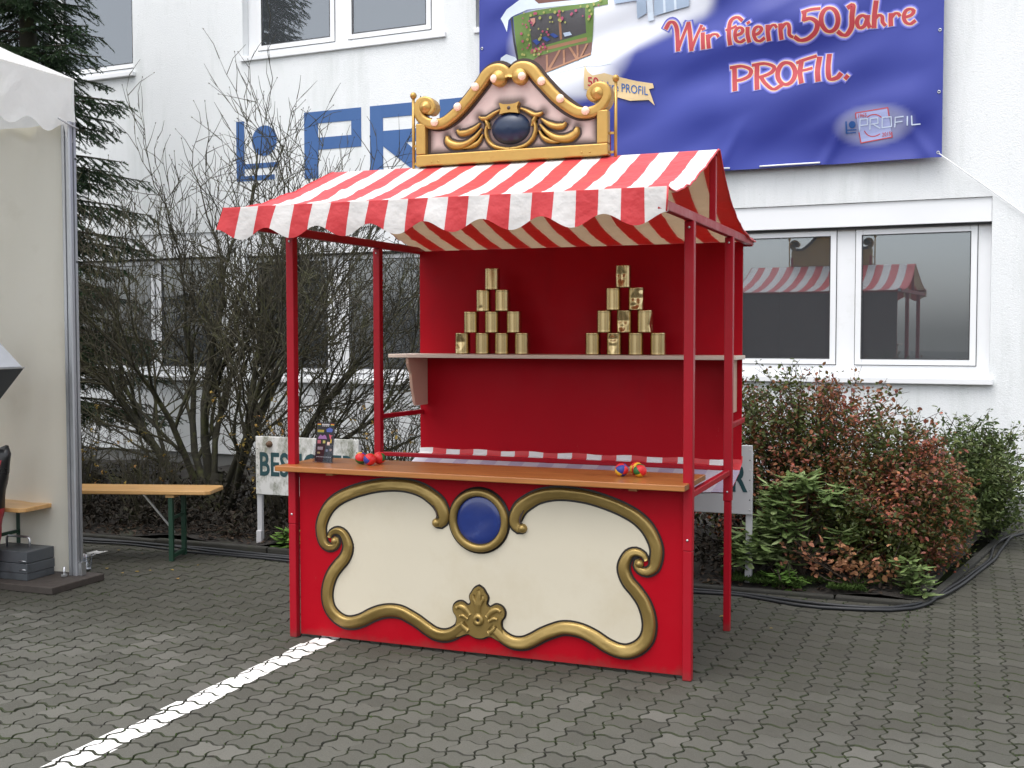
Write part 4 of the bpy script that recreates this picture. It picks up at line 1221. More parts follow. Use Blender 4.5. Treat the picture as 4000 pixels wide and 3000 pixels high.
gl([(0.912,2.695),(0.902,2.650),(0.915,2.605),(0.950,2.572),(1.000,2.557),(1.041,2.553)], [(0, 0.008), (0.3, 0.011), (1, 0.012)], 'ornament_ring', 0.020)
gl([(0.872,2.700),(0.835,2.672),(0.790,2.654),(0.752,2.655),(0.736,2.672)], [(0, 0.005), (0.4, 0.016), (0.8, 0.018), (1, 0.007)], 'acanthus_leaf', 0.020)
gl([(0.880,2.672),(0.840,2.628),(0.785,2.594),(0.725,2.590),(0.685,2.612),(0.676,2.644)], [(0, 0.005), (0.4, 0.018), (0.75, 0.025), (0.9, 0.021), (1, 0.009)], 'acanthus_leaf', 0.024)
gl([(0.884,2.640),(0.860,2.602),(0.820,2.580),(0.770,2.572)], [(0, 0.005), (0.5, 0.015), (1, 0.004)], 'acanthus_leaf', 0.018)
cr = [(0.985,2.792),(1.010,2.783),(1.041,2.781),(1.072,2.783),(1.097,2.792),(1.086,2.762),(1.095,2.732),(1.070,2.737),(1.041,2.740),(1.012,2.737),(0.987,2.732),(0.996,2.762)]
m = MB().plate(cr, GY-0.001, GY-0.034); m.build('ornament_clasp', M_GOLD2, gable, bevel=0.004, seg=2)
m = MB(); ellipse_lathe(m, (GM, GY, 2.762), [(0.0, 0.0365), (0.009, 0.0365), (0.010, 0.033)], 1, 1, 14); m.build('clasp_hole', M_UMBER, gable)
M_BULB = mat('lit glass bulb cap', (0.72, 0.52, 0.43), 0.12, var=0.35, vscale=90, coat=0.8)
_b = M_BULB.node_tree.nodes['Principled BSDF']
_b.inputs['Emission Color'].default_value = (1.0, 0.62, 0.36, 1)
_b.inputs['Emission Strength'].default_value = 0.10
for (x, z) in [(0.620,2.715),(0.755,2.786),(0.857,2.882),(0.964,2.916)]:
    for q in ((x, z), (2*GM-x, z)):
        m = MB(); ellipse_lathe(m, (q[0], GY-0.042, q[1]), [(0.022, 0.0), (0.0225, 0.006), (0.019, 0.013), (0.012, 0.019), (0.004, 0.021), (0.0, 0.021)], 1, 1, 10)
        bo = m.build('bulb', M_BULB, gable)
        for p_ in bo.data.polygons: p_.use_smooth = False
for x in (0.477, 1.609):
    m = MB(); m.tube([(x, GY-0.005, 2.435), (x, GY-0.005, 2.862)], 0.0085, 8); m.build('finial_pole', M_GOLD2, gable)
    m = MB(); m.lathe((x, GY-0.005, 2.872), [(0.0, -0.020), (0.009, -0.017), (0.016, -0.009), (0.0185, 0.0), (0.016, 0.010), (0.009, 0.017), (0.0, 0.019)], 14); m.build('ball_finial', M_GOLD2, gable)
    sg = 1 if x < 1 else -1
    m = MB(); m.box(min(x+sg*0.008, x+sg*0.031), max(x+sg*0.008, x+sg*0.031), GY-0.012, GY-0.002, 2.595, 2.607); m.box(min(x+sg*0.008, x+sg*0.031), max(x+sg*0.008, x+sg*0.031), GY-0.012, GY-0.002, 2.500, 2.512)
    m.build('pole_clip', M_GOLD2, gable)
for x in (0.60, 0.64, 1.44, 1.485):
    m = MB(); m.lathe((x, GY-0.040, 2.508), [(0.0, 0.003), (0.004, 0.003), (0.005, 0.0)], 8, axis='y'); m.build('bolt', M_GOLD2, gable)
for x in (0.52, 1.56):
    MB().box(x-0.014, x+0.014, GY+0.0235, GY+0.030, 2.36, 2.62).build('board_stay', M_RED, gable)

# airbrushed face of the gable board: brown glaze sprayed round every ornament
def inside(poly, x, z):
    r = False; n = len(poly)
    for i in range(n):
        (x1, y1), (x2, y2) = poly[i], poly[(i+1) % n]
        if (y1 > z) != (y2 > z) and x < (x2-x1)*(z-y1)/(y2-y1)+x1: r = not r
    return r
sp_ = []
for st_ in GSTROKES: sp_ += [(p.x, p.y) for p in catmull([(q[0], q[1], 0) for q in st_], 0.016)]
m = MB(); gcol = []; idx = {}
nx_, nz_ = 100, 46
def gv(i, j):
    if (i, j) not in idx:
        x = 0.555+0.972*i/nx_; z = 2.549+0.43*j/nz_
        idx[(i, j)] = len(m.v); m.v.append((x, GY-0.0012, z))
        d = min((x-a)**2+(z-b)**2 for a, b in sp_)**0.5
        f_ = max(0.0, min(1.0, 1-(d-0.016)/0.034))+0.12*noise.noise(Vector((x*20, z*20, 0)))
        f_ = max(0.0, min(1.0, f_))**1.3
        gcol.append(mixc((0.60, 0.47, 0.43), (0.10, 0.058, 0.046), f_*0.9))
    return idx[(i, j)]
for i in range(nx_):
    for j in range(nz_):
        x = 0.555+0.972*(i+0.5)/nx_; z = 2.549+0.43*(j+0.5)/nz_
        if inside(outline, x, z):
            m.f.append((gv(i, j), gv(i+1, j), gv(i+1, j+1), gv(i, j+1))); m.m.append(0); m.s.append(True)
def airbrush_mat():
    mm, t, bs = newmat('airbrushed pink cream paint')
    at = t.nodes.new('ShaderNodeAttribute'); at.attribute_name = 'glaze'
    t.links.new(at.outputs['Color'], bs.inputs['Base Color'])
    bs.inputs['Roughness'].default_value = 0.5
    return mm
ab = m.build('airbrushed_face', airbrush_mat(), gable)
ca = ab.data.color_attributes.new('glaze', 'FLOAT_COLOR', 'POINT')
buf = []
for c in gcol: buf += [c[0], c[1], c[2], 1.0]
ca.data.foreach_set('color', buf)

# ------------------------------------------------------------------ pavement, bed and kerb
PXP, PYP = 0.1185, 0.1245
PX0, PY0 = 2.27, -0.10
AMP = 0.0155
M_PSIDE = mat('soiled paver arris', (0.030, 0.029, 0.022), 0.95, var=0.35, vscale=14, dirt=(0.026, 0.036, 0.010), dscale=5, damt=(0.42, 0.62))
ground = MB()
ground.add([(-90, -90, -0.0105), (90, -90, -0.0105), (90, 120, -0.0105), (-90, 120, -0.0105)], [(0, 1, 2, 3)])
ground = ground.build('pavement', M_JOINT, kind='structure')
tag(ground, 'grey wavy concrete block pavement of the yard')

def bed_edge_x(y): return 3.06+(y-1.88)*0.19        # right hand end of the planting bed
def paved(cx, cy):
    if cx < -6.5 or cx > 7.5 or cy < -4.3 or cy > 9: return False
    if cy > 5.6-cx*0.05 and True: return False
    if cy > 1.90 and cx < bed_edge_x(cy)-0.02: return False
    return True
def outline_pts(n):
    pts = []
    for k in range(n):
        u = k/n; pts.append((u, AMP/PYP*math.sin(2*math.pi*u)))
    for k in range(n):
        v = k/n; pts.append((1-AMP/PXP*math.sin(2*math.pi*v), v))
    for k in range(n):
        u = 1-k/n; pts.append((u, 1+AMP/PYP*math.sin(2*math.pi*u)))
    for k in range(n):
        v = 1-k/n; pts.append((-AMP/PXP*math.sin(2*math.pi*v), v))
    return [((u-0.5)*PXP, (v-0.5)*PYP) for u, v in pts]
def paver_geo(n):
    o = outline_pts(n); N = len(o)
    gx, gy = 1-0.0024/PXP*2, 1-0.0030/PYP*2
    tx, ty = 1-0.0050/PXP*2, 1-0.0070/PYP*2
    vs = [(x*gx, y*gy, -0.014) for x, y in o] + [(x*gx, y*gy, -0.0050) for x, y in o] + [(x*tx, y*ty, 0.0) for x, y in o]
    fs = []
    for r in range(2):
        for k in range(N):
            k2 = (k+1) % N
            fs.append((r*N+k, r*N+k2, (r+1)*N+k2, (r+1)*N+k))
    fs.append(tuple(2*N+k for k in range(N)))
    top = [(x*tx, y*ty) for x, y in o]
    return vs, fs, top, [1]*N+[1]*N+[0]
PV, PFc, PTOP, PMI = paver_geo(6)
PVl, PFl, _, PMIl = paver_geo(5)
def in_view(x, y):
    d = Vector((x, y, 0))-CAM_LOC
    w = d.dot(fw)
    if w < 0.5: return None
    u, v = d.dot(rt)/w, d.dot(up)/w
    return w if abs(u) < 0.455 and -0.345 < v else None
cells = []
for i in range(-76, 46):
    for j in range(-36, 62):
        cx, cy = PX0+(i+0.5)*PXP, PY0+(j+0.5)*PYP
        if paved(cx, cy): cells.append((cx, cy))
rnd = random.Random(4)
info = []
for (cx, cy) in cells:
    dz = rnd.gauss(0, 0.0013)+0.004*noise.noise(Vector((cx*1.2, cy*1.2, 5))); ta, tb = rnd.gauss(0, 0.009), rnd.gauss(0, 0.009)
    info.append((cx, cy, dz, ta, tb))
hidden = lambda x, y: (0.1 < x < 2.0 and 0.35 < y < 1.2 and False)
rank = sorted((in_view(c[0], c[1]), k) for k, c in enumerate(info) if in_view(c[0], c[1]))
single = {k for _, k in rank[:300]}
pme = bpy.data.meshes.new('paver')
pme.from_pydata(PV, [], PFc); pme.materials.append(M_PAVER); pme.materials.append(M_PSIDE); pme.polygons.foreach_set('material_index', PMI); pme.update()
for k in sorted(single):
    cx, cy, dz, ta, tb = info[k]
    o = bpy.data.objects.new('paver', pme)
    o.location = (cx, cy, dz); o.rotation_euler = (ta, tb, rnd.gauss(0, 0.008))
    COL.objects.link(o); o.parent = ground
vv = []; ff = []
for k, (cx, cy, dz, ta, tb) in enumerate(info):
    if k in single: continue
    b = len(vv)
    vv.extend([(cx+x, cy+y, dz+z+y*ta-x*tb) for x, y, z in PVl])
    ff.extend([tuple(b+i for i in f) for f in PFl])
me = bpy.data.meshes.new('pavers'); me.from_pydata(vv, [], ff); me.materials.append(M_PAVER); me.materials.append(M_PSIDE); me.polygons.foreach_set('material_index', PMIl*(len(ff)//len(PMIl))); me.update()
o = bpy.data.objects.new('pavers', me); COL.objects.link(o); o.parent = ground; o['kind'] = 'stuff'

def clip(poly, axis, lim, keep_less):
    out = []
    n = len(poly)
    for i in range(n):
        a, b = poly[i], poly[(i+1) % n]
        ia = (a[axis] <= lim) == keep_less; ib = (b[axis] <= lim) == keep_less
        if ia: out.append(a)
        if ia != ib:
            t = (lim-a[axis])/(b[axis]-a[axis])
            out.append((a[0]+(b[0]-a[0])*t, a[1]+(b[1]-a[1])*t))
    return out
def parking_line(x0, x1, y0, y1, skip, label):
    mbx = MB(); r2 = random.Random(9)
    for (cx, cy, dz, ta, tb) in info:
        if cx+0.08 < x0 or cx-0.08 > x1 or not (y0 < cy < y1): continue
        if r2.random() < skip: continue
        poly = [(cx+x, cy+y) for x, y in PTOP]
        a, b = x0+r2.uniform(-0.012, 0.012), x1+r2.uniform(-0.016, 0.010)
        poly = clip(clip(poly, 0, a, False), 0, b, True)
        if len(poly) < 3: continue
        tri = tessellate_polygon([[Vector((x, y, 0)) for x, y in poly]])
        vs = [(x, y, dz+0.0014+(y-cy)*ta-(x-cx)*tb) for x, y in poly]
        for t in tri:
            a_, b_, c_ = [vs[i] for i in t]
            cr_ = (b_[0]-a_[0])*(c_[1]-a_[1])-(b_[1]-a_[1])*(c_[0]-a_[0])
            if abs(cr_) < 1e-9: continue
            mbx.add([a_, b_, c_] if cr_ > 0 else [a_, c_, b_], [(0, 1, 2)])
    o = mbx.build('parking_line', M_LINE, kind='structure')
    tag(o, label)
parking_line(0.118, 0.252, -4.3, 0.45, 0.0, 'white painted parking line running under the stall')
parking_line(-2.66, -2.545, -4.3, 1.55, 0.25, 'worn white parking line beside the tent')
parking_line(2.78, 2.89, -4.3, -3.2, 0.0, 'white painted parking line at the right of the yard')

# planting bed
bx = [-13+0.14*i for i in range(int((4.4+13)/0.14)+1)]
by = [1.93+0.12*j for j in range(34)]
mb = MB(); NXb = len(bx)
for y in by:
    for x in bx:
        xr = min(x, bed_edge_x(y)-0.04)
        h = 0.035+0.045*noise.noise(Vector((x*1.3, y*1.3, 1)))+0.02*noise.noise(Vector((x*6, y*6, 2)))+0.05*min(1, (y-1.9)/1.5)
        mb.v.append((xr, y, h))
for j in range(len(by)-1):
    for i in range(NXb-1):
        if bx[i] < bed_edge_x(by[j])-0.0:
            a = j*NXb+i
            mb.f.append((a, a+1, a+NXb+1, a+NXb)); mb.m.append(0); mb.s.append(True)
bed = mb.build('planting_bed', M_SOIL, kind='structure')
tag(bed, 'dark soil planting bed along the facade')
kerb = bpy.data.objects.new('kerb', None); COL.objects.link(kerb)
tag(kerb, 'low weathered concrete edging of the planting bed', kind='structure')
x = -7.4; kk = 0
while x < 2.95:
    x2 = min(x+0.99, 3.0)
    dz = rnd.uniform(-0.006, 0.006)
    MB().box(x+0.004, x2, 1.868+rnd.uniform(-0.004, 0.004), 1.925, -0.06, (0.040 if x < 1.2 else 0.022)+dz).build('edging_stone', M_KERB, kerb, bevel=0.010, seg=2)
    x = x2+0.006
pts = [(3.0, 1.90), (3.075, 2.0)] + [(bed_edge_x(y), y) for y in (2.55, 3.5, 4.45, 5.35)]
for a, b in zip(pts, pts[1:]):
    MB().bar((a[0], a[1], 0.0), (b[0], b[1], 0.0), 0.055, 0.05).build('edging_stone', M_KERB, kerb, bevel=0.010, seg=2)

# black cables along the kerb
def wob(pts, amp, seed, step=0.12, lift=0.0):
    path = catmull(pts, step); out = []
    for i, p in enumerate(path):
        q = Vector((noise.noise(Vector((i*0.17, seed, 0))), noise.noise(Vector((i*0.17, seed, 7))), 0))*amp
        out.append(p+q)
    return out
cab_src = [
    ([(-6.5, 1.80, 0.0105), (-4.5, 1.76, 0.0105), (-3.06, 1.79, 0.0105), (-2.65, 1.82, 0.0105), (-2.2, 1.80, 0.0105), (-1.4, 1.74, 0.0105), (-0.6, 1.71, 0.0105), (0.8, 1.71, 0.0105), (1.757, 1.74, 0.0105), (2.04, 1.735, 0.0105), (2.36, 1.62, 0.0105), (2.64, 1.63, 0.0105), (2.985, 1.76, 0.0105), (3.19, 2.36, 0.0105), (3.42, 3.38, 0.0105), (3.65, 4.6, 0.0105), (4.4, 5.25, 0.0105)], 0.05, 1.0, 'thick black cable lying along the kerb, the one nearest the paving'),
    ([(-6.5, 1.84, 0.0105), (-3.06, 1.84, 0.0105), (-2.2, 1.83, 0.0105), (-1.4, 1.79, 0.0105), (-0.6, 1.78, 0.0105), (0.8, 1.79, 0.0105), (1.757, 1.80, 0.0105), (2.04, 1.79, 0.0105), (2.5, 1.70, 0.0105), (2.9, 1.74, 0.0105), (3.10, 2.02, 0.016), (3.24, 2.44, 0.016), (3.46, 3.40, 0.016), (3.72, 4.7, 0.0105), (4.6, 5.3, 0.0105)], 0.045, 4.0, 'thick black cable lying close against the kerb stones'),
    ([(-6.5, 1.70, 0.011), (-3.3, 1.69, 0.011), (-2.65, 1.74, 0.011), (-2.0, 1.68, 0.011), (-1.2, 1.66, 0.011), (-0.4, 1.66, 0.011), (0.5, 1.74, 0.030)], 0.06, 9.0, 'thin black cable curling along the kerb beside the bench'),
]
for pts, amp, seed, lab in cab_src:
    m = MB(); m.tube(wob(pts, amp, seed), 0.0105 if 'thick' in lab else 0.008, 7)
    o = m.build('cable', M_CABLE, at=pts[0]); tag(o, lab, 'cable', 'black cables along the kerb')

# ------------------------------------------------------------------ tins on the shelf
def tin_mat():
    m, t, bs = newmat('brass tin with painted reflections')
    vec = coords(t, (30, 30, 0.35))
    f = tex_noise(t, 1.5, 3, 0.5, vec)
    t.links.new(ramp(t, f, [(0.30, (0.34, 0.25, 0.115)), (0.46, (0.50, 0.38, 0.19)), (0.56, (0.66, 0.52, 0.29)), (0.72, (0.46, 0.35, 0.17))]), bs.inputs['Base Color'])  # upright light and dark colour bands stand in for mirrored surroundings
    bs.inputs['Metallic'].default_value = 1.0
    t.links.new(ramp(t, f, [(0.3, 0.26), (0.7, 0.18)]), bs.inputs['Roughness'])
    return m
M_TIN = tin_mat()
CR_, CH = 0.0465, 0.1300
def tin(x, z, label, dents=(), turn=0.0):
    n = 36; lv = [0.0, 0.002, 0.005, 0.009] + [0.009+(CH-0.018)*k/14 for k in range(1, 14)] + [CH-0.009, CH-0.005, CH-0.002, CH]
    rr = [CR_*0.97, CR_*1.0, CR_*1.006, CR_] + [CR_]*13 + [CR_, CR_*1.006, CR_*1.0, CR_*0.97]
    mbx = MB(); vs = []; moved = []
    for zz_, r in zip(lv, rr):
        for k in range(n):
            a = 2*math.pi*k/n
            rad = r; mv = 0
            for (da, dz, wa, wz, dep) in dents:
                q = abs((a-da+math.pi) % (2*math.pi)-math.pi)/wa+abs(zz_-dz)/wz
                if q < 1: rad -= dep*0.62*(1-q); mv = 1
            vs.append((x+rad*math.cos(a), 1.345+rad*math.sin(a), z+zz_)); moved.append(mv)
    b = 0; L = len(lv)
    for i in range(L-1):
        for k in range(n):
            q = (i*n+k, i*n+(k+1) % n, (i+1)*n+(k+1) % n, (i+1)*n+k)
            mbx.f.append(q); mbx.m.append(0); mbx.s.append(True)
    mbx.v = vs
    mbx.f.append(tuple(reversed(range(n)))); mbx.m.append(0); mbx.s.append(False)
    top = len(mbx.v)
    mbx.v += [(x+CR_*0.9*math.cos(2*math.pi*k/n), 1.345+CR_*0.9*math.sin(2*math.pi*k/n), z+CH-0.004) for k in range(n)]
    for k in range(n):
        mbx.f.append(((L-1)*n+k, (L-1)*n+(k+1) % n, top+(k+1) % n, top+k)); mbx.m.append(0); mbx.s.append(False)
    mbx.f.append(tuple(top+k for k in range(n))); mbx.m.append(0); mbx.s.append(False)
    o = mbx.build('tin_can', M_TIN, at=(x, 1.345, z))
    o.rotation_euler[2] = turn
    return tag(o, label, 'tin can', 'gold tins stacked in two pyramids on the shelf')
FR = R(262)      # side of a tin that faces the yard
SZ = 1.4662; st = CH+0.0008
L_ = 'of the left pyramid'; R_ = 'of the right pyramid'
ORD = ['leftmost', 'second from the left', 'third from the left', 'rightmost']
for k, x in enumerate([0.372, 0.507, 0.636, 0.767]):
    tin(x, SZ, ('dented gold tin, leftmost in the bottom row ' if k == 0 else 'smooth gold tin, %s in the bottom row ' % ORD[k])+L_, [(FR+0.1, 0.075, 0.75, 0.055, 0.016), (FR-0.35, 0.035, 0.5, 0.035, 0.012)] if k == 0 else [])
for k, x in enumerate([0.430, 0.570, 0.714]):
    tin(x, SZ+st, 'smooth gold tin, %s in the row of three ' % ['left', 'middle', 'right'][k]+L_)
for k, x in enumerate([0.513, 0.638]):
    tin(x, SZ+2*st, ('gold tin with a small nick, left in the row of two ' if k == 0 else 'smooth gold tin, right in the row of two ')+L_, [(FR+0.1, 0.02, 0.25, 0.018, 0.008)] if k == 0 else [])
tin(0.571, SZ+3*st, 'smooth gold tin at the very top '+L_)
for k, x in enumerate([1.214, 1.347, 1.478, 1.610]):
    tin(x, SZ, ('dented gold tin, second from the left in the bottom row ' if k == 1 else 'smooth gold tin, %s in the bottom row ' % ORD[k])+R_, [(FR+0.15, 0.095, 0.7, 0.030, 0.016), (FR+0.1, 0.055, 0.5, 0.05, 0.012)] if k == 1 else [])
for k, x in enumerate([1.285, 1.408, 1.532]):
    tin(x, SZ+st, ['smooth gold tin, left in the row of three ', 'deeply dented gold tin, middle of the row of three ', 'gold tin with a pinched edge, right in the row of three '][k]+R_, [[], [(FR, 0.070, 1.0, 0.075, 0.022), (FR, 0.030, 0.7, 0.03, 0.012)], [(FR+1.35, 0.045, 0.6, 0.06, 0.012)]][k])
for k, x in enumerate([1.340, 1.478]):
    tin(x, SZ+2*st, ('crushed gold tin, right in the row of two ' if k else 'smooth gold tin, left in the row of two ')+R_, [(FR+0.5, 0.070, 0.9, 0.06, 0.024), (FR+0.2, 0.025, 0.7, 0.03, 0.014), (FR+0.9, 0.115, 0.7, 0.03, 0.010)] if k else [])
tin(1.399, SZ+3*st, 'dented gold tin at the very top '+R_, [(FR, 0.080, 0.8, 0.055, 0.018), (FR, 0.045, 0.7, 0.045, 0.014)])

# ------------------------------------------------------------------ juggling balls
BCOL = {c: mat('ball '+c, v, 0.45, var=0.06, vscale=30, bump=0.08, bscale=200) for c, v in {'red': (0.62, 0.018, 0.022), 'blue': (0.02, 0.04, 0.26), 'yellow': (0.75, 0.42, 0.03), 'green': (0.015, 0.12, 0.025)}.items()}
def ball(x, y, r, rot, colours, label):
    mbx = MB(); n, mth = 32, 16
    names = list(dict.fromkeys(colours))
    for i in range(mth+1):
        th = math.pi*i/mth
        for k in range(n):
            a = 2*math.pi*k/n
            p = Vector((math.sin(th)*math.cos(a), math.sin(th)*math.sin(a), math.cos(th)))
            seam = min(abs(p.x), abs(p.y), abs(p.z))
            mbx.v.append(p*r*(1-0.05*math.exp(-(seam/0.07)**2)))
    for i in range(mth):
        for k in range(n):
            a = [i*n+k, i*n+(k+1) % n, (i+1)*n+(k+1) % n, (i+1)*n+k]
            c = sum((Vector(mbx.v[q]) for q in a), Vector())/4
            oc = (c.x > 0)+2*(c.y > 0)+4*(c.z > 0)
            mbx.f.append(tuple(reversed(a))); mbx.m.append(names.index(colours[oc])); mbx.s.append(True)
    E_ = Matrix.Rotation(R(rot[2]), 3, 'Z') @ Matrix.Rotation(R(rot[0]), 3, 'X') @ Matrix.Rotation(R(rot[1]), 3, 'Y')
    mbx.v = [E_ @ Vector(v) for v in mbx.v]
    zmin = min(v.z for v in mbx.v)
    mbx.v = [(v.x+x, v.y+y, (v.z-zmin)*0.96+0.9124) for v in mbx.v]
    o = mbx.build('juggling_ball', [BCOL[c] for c in names], at=(x, y, 0.9124))
    tag(o, label, 'ball', 'patchwork juggling balls on the counter')
ball(0.338, 0.115, 0.033, (25, 10, 10), ['green', 'green', 'red', 'red', 'red', 'red', 'yellow', 'blue'], 'green and red juggling ball, leftmost of the group by the leaflets')
ball(0.408, 0.080, 0.034, (10, 40, 30), ['blue', 'red', 'green', 'red', 'red', 'red', 'green', 'yellow'], 'mostly red juggling ball in front of the group by the leaflets')
ball(0.420, 0.160, 0.033, (30, 0, 60), ['red', 'red', 'green', 'red', 'red', 'green', 'red', 'red'], 'red and green juggling ball at the back of the group by the leaflets')
ball(1.748, 0.110, 0.033, (35, 20, 25), ['yellow', 'blue', 'red', 'yellow', 'blue', 'red', 'red', 'blue'], 'blue, red and yellow juggling ball at the right end of the counter')
ball(1.836, 0.115, 0.033, (20, -35, 20), ['yellow', 'red', 'red', 'blue', 'green', 'red', 'yellow', 'green'], 'green, red and yellow juggling ball nearest the right post')
ball(1.800, 0.185, 0.033, (10, 30, 60), ['red', 'red', 'yellow', 'red', 'yellow', 'yellow', 'red', 'yellow'], 'yellow topped juggling ball tucked behind two others at the right')

# ------------------------------------------------------------------ leaflet stand
ls = empty('leaflet_stand', (0.115, 0.11, 0.9124), 'clear acrylic stand holding a black leaflet at the left of the counter', 'leaflet stand')
FX0, FX1, FY = 0.060, 0.172, 0.115
lean = lambda z: FY+0.06*(z-0.9124)
def lm(x, y, z): return (x, y+0.16*(z-0.9124)-0.10*(x-FX0), z)
MB(lm).box(FX0-0.004, FX1+0.004, FY, FY+0.002, 0.913, 1.118).build('holder_back', M_ACRYL, ls)
MB(lm).box(FX0-0.004, FX1+0.004, FY-0.022, FY-0.020, 0.914, 1.010).build('holder_pocket', M_ACRYL, ls)
MB(lm).box(FX0-0.004, FX1+0.004, FY-0.0195, FY-0.0005, 0.913, 0.915).build('holder_foot', M_ACRYL, ls)
lf = MB(lm).box(FX0, FX1, FY-0.006, FY-0.002, 0.9165, 1.122).build('leaflet', mat('black leaflet', (0.016, 0.015, 0.018), 0.35), ls)
def patch(x0, x1, z0, z1, col, shape=None):
    pts = shape or [(x0, z0), (x1, z0), (x1, z1), (x0, z1)]
    mbx = MB(lm); mbx.add([(x, FY-0.0068, z) for x, z in pts], [tuple(range(len(pts)))])
    mbx.build('leaflet_print', mat('leaflet ink', col, 0.4, var=0.35, vscale=120), lf)
w_ = FX1-FX0
X = lambda u: FX0+w_*u
Zf = lambda v: 1.122-0.2055*v
patch(X(.02), X(.22), Zf(.045), Zf(.03), (0.55, 0.06, 0.02)); patch(X(.02), X(.22), Zf(.065), Zf(.046), (0.65, 0.42, 0.03)); patch(X(.08), X(.22), Zf(.085), Zf(.067), (0.02, 0.16, 0.09))
patch(X(.78), X(.98), Zf(.045), Zf(.03), (0.55, 0.06, 0.02)); patch(X(.78), X(.98), Zf(.065), Zf(.046), (0.65, 0.42, 0.03)); patch(X(.78), X(.92), Zf(.085), Zf(.067), (0.02, 0.16, 0.09))
for k in range(6): patch(X(.29+k*.072), X(.335+k*.072), Zf(.07), Zf(.035), (0.75, 0.75, 0.75))
for k in range(4): patch(X(.30+k*.105), X(.37+k*.105), Zf(.098), Zf(.082), (0.6, 0.6, 0.6))
patch(0, 0, 0, 0, (0.06, 0.10, 0.36), [(X(.58), Zf(.24)), (X(.88), Zf(.24)), (X(.93), Zf(.17)), (X(.75), Zf(.12)), (X(.55), Zf(.17))])
patch(X(.05), X(.42), Zf(.245), Zf(.19), (0.40, 0.30, 0.04)); patch(X(.05), X(.42), Zf(.26), Zf(.246), (0.10, 0.20, 0.08))
patch(0, 0, 0, 0, (0.30, 0.14, 0.34), [(X(.10), Zf(.42)), (X(.62), Zf(.42)), (X(.55), Zf(.34)), (X(.46), Zf(.31)), (X(.36), Zf(.35)), (X(.24), Zf(.31)), (X(.15), Zf(.36))])
patch(0, 0, 0, 0, (0.55, 0.10, 0.14), [(X(.80), Zf(.42)), (X(.87), Zf(.42)), (X(.84), Zf(.35)), (X(.95), Zf(.33)), (X(.82), Zf(.32)), (X(.72), Zf(.29))])
patch(X(.83), X(.89), Zf(.52), Zf(.425), (0.62, 0.42, 0.06))
patch(X(.09), X(.28), Zf(.54), Zf(.45), (0.42, 0.10, 0.13)); patch(X(.40), X(.54), Zf(.53), Zf(.46), (0.45, 0.42, 0.12)); patch(X(.65), X(.80), Zf(.58), Zf(.49), (0.72, 0.5, 0.42))
patch(X(.12), X(.42), Zf(.70), Zf(.62), (0.5, 0.42, 0.45)); patch(X(.60), X(.72), Zf(.74), Zf(.68), (0.3, 0.32, 0.45)); patch(X(.82), X(.94), Zf(.72), Zf(.66), (0.55, 0.4, 0.35)); patch(X(.12), X(.28), Zf(.80), Zf(.75), (0.55, 0.42, 0.2))
for k in range(9): patch(X(.08+k*.096), X(.15+k*.096), Zf(.885), Zf(.87), (0.7, 0.7, 0.72))

# ------------------------------------------------------------------ visitor signs
def visitor_sign(x0, x1, y, zb, zt, legs, board_mat, label, nail):
    s = empty('parking_sign', ((x0+x1)/2, y, 0.03), label, 'sign', 'white visitor parking signs in the bed')
    b = MB().box(x0, x1, y, y+0.016, zb, zt).build('board', board_mat, s, bevel=0.003)
    vs, fs = text_mesh('BESUCHER', 1.0, 0.022)
    xa = max(v[0] for v in vs); ya = max(v[1] for v in vs)
    tw = (x1-x0)*0.935; thh = (zt-zb)*0.40
    m = MB(); m.add([(x0+(x1-x0)*0.033+v[0]*tw/xa, y-0.0018, zb+(zt-zb)*0.335+v[1]*thh/ya) for v in vs], fs)
    m.build('lettering', M_LETTER, b)
    for lx in legs:
        MB().box(lx, lx+0.040, y+0.0165, y+0.045, 0.0, zt-0.04).build('leg', M_SIGNGREY, s, bevel=0.002)
        MB().box(lx-0.001, lx+0.041, y+0.002, y+0.0455, 0.0, 0.135).build('leg_shoe', M_SIGNGREY, s, bevel=0.002)
    for px in (x0+0.015, x1-0.015):
        for k in range(7):
            m = MB(); m.lathe((px, y-0.0005, zb+0.03+k*(zt-zb-0.06)/6), [(0, 0.002), (0.004, 0.0015), (0.0045, 0)], 6, axis='y'); m.build('screw', M_ALUDARK if k % 2 else M_STEEL, b)
    if nail:
        m = MB(); m.lathe((x0+0.125, y, zt-0.055), [(0.0, 0.03), (0.018, 0.028), (0.024, 0.012), (0.024, 0.0)], 10, axis='y'); m.build('rusty_bolt', mat('rust', (0.10, 0.055, 0.03), 0.8, var=0.4, vscale=30), b)
visitor_sign(-1.597, -0.733, 2.0, 0.408, 0.838, (-1.600, -0.775), M_SIGNWHITE, 'algae stained white visitor sign lettered in dark green, left of the stall', True)
visitor_sign(1.176, 2.040, 2.03, 0.458, 0.893, (1.178, 1.998), M_SIGNGREY, 'clean pale grey visitor sign behind the right rear post of the stall', False)

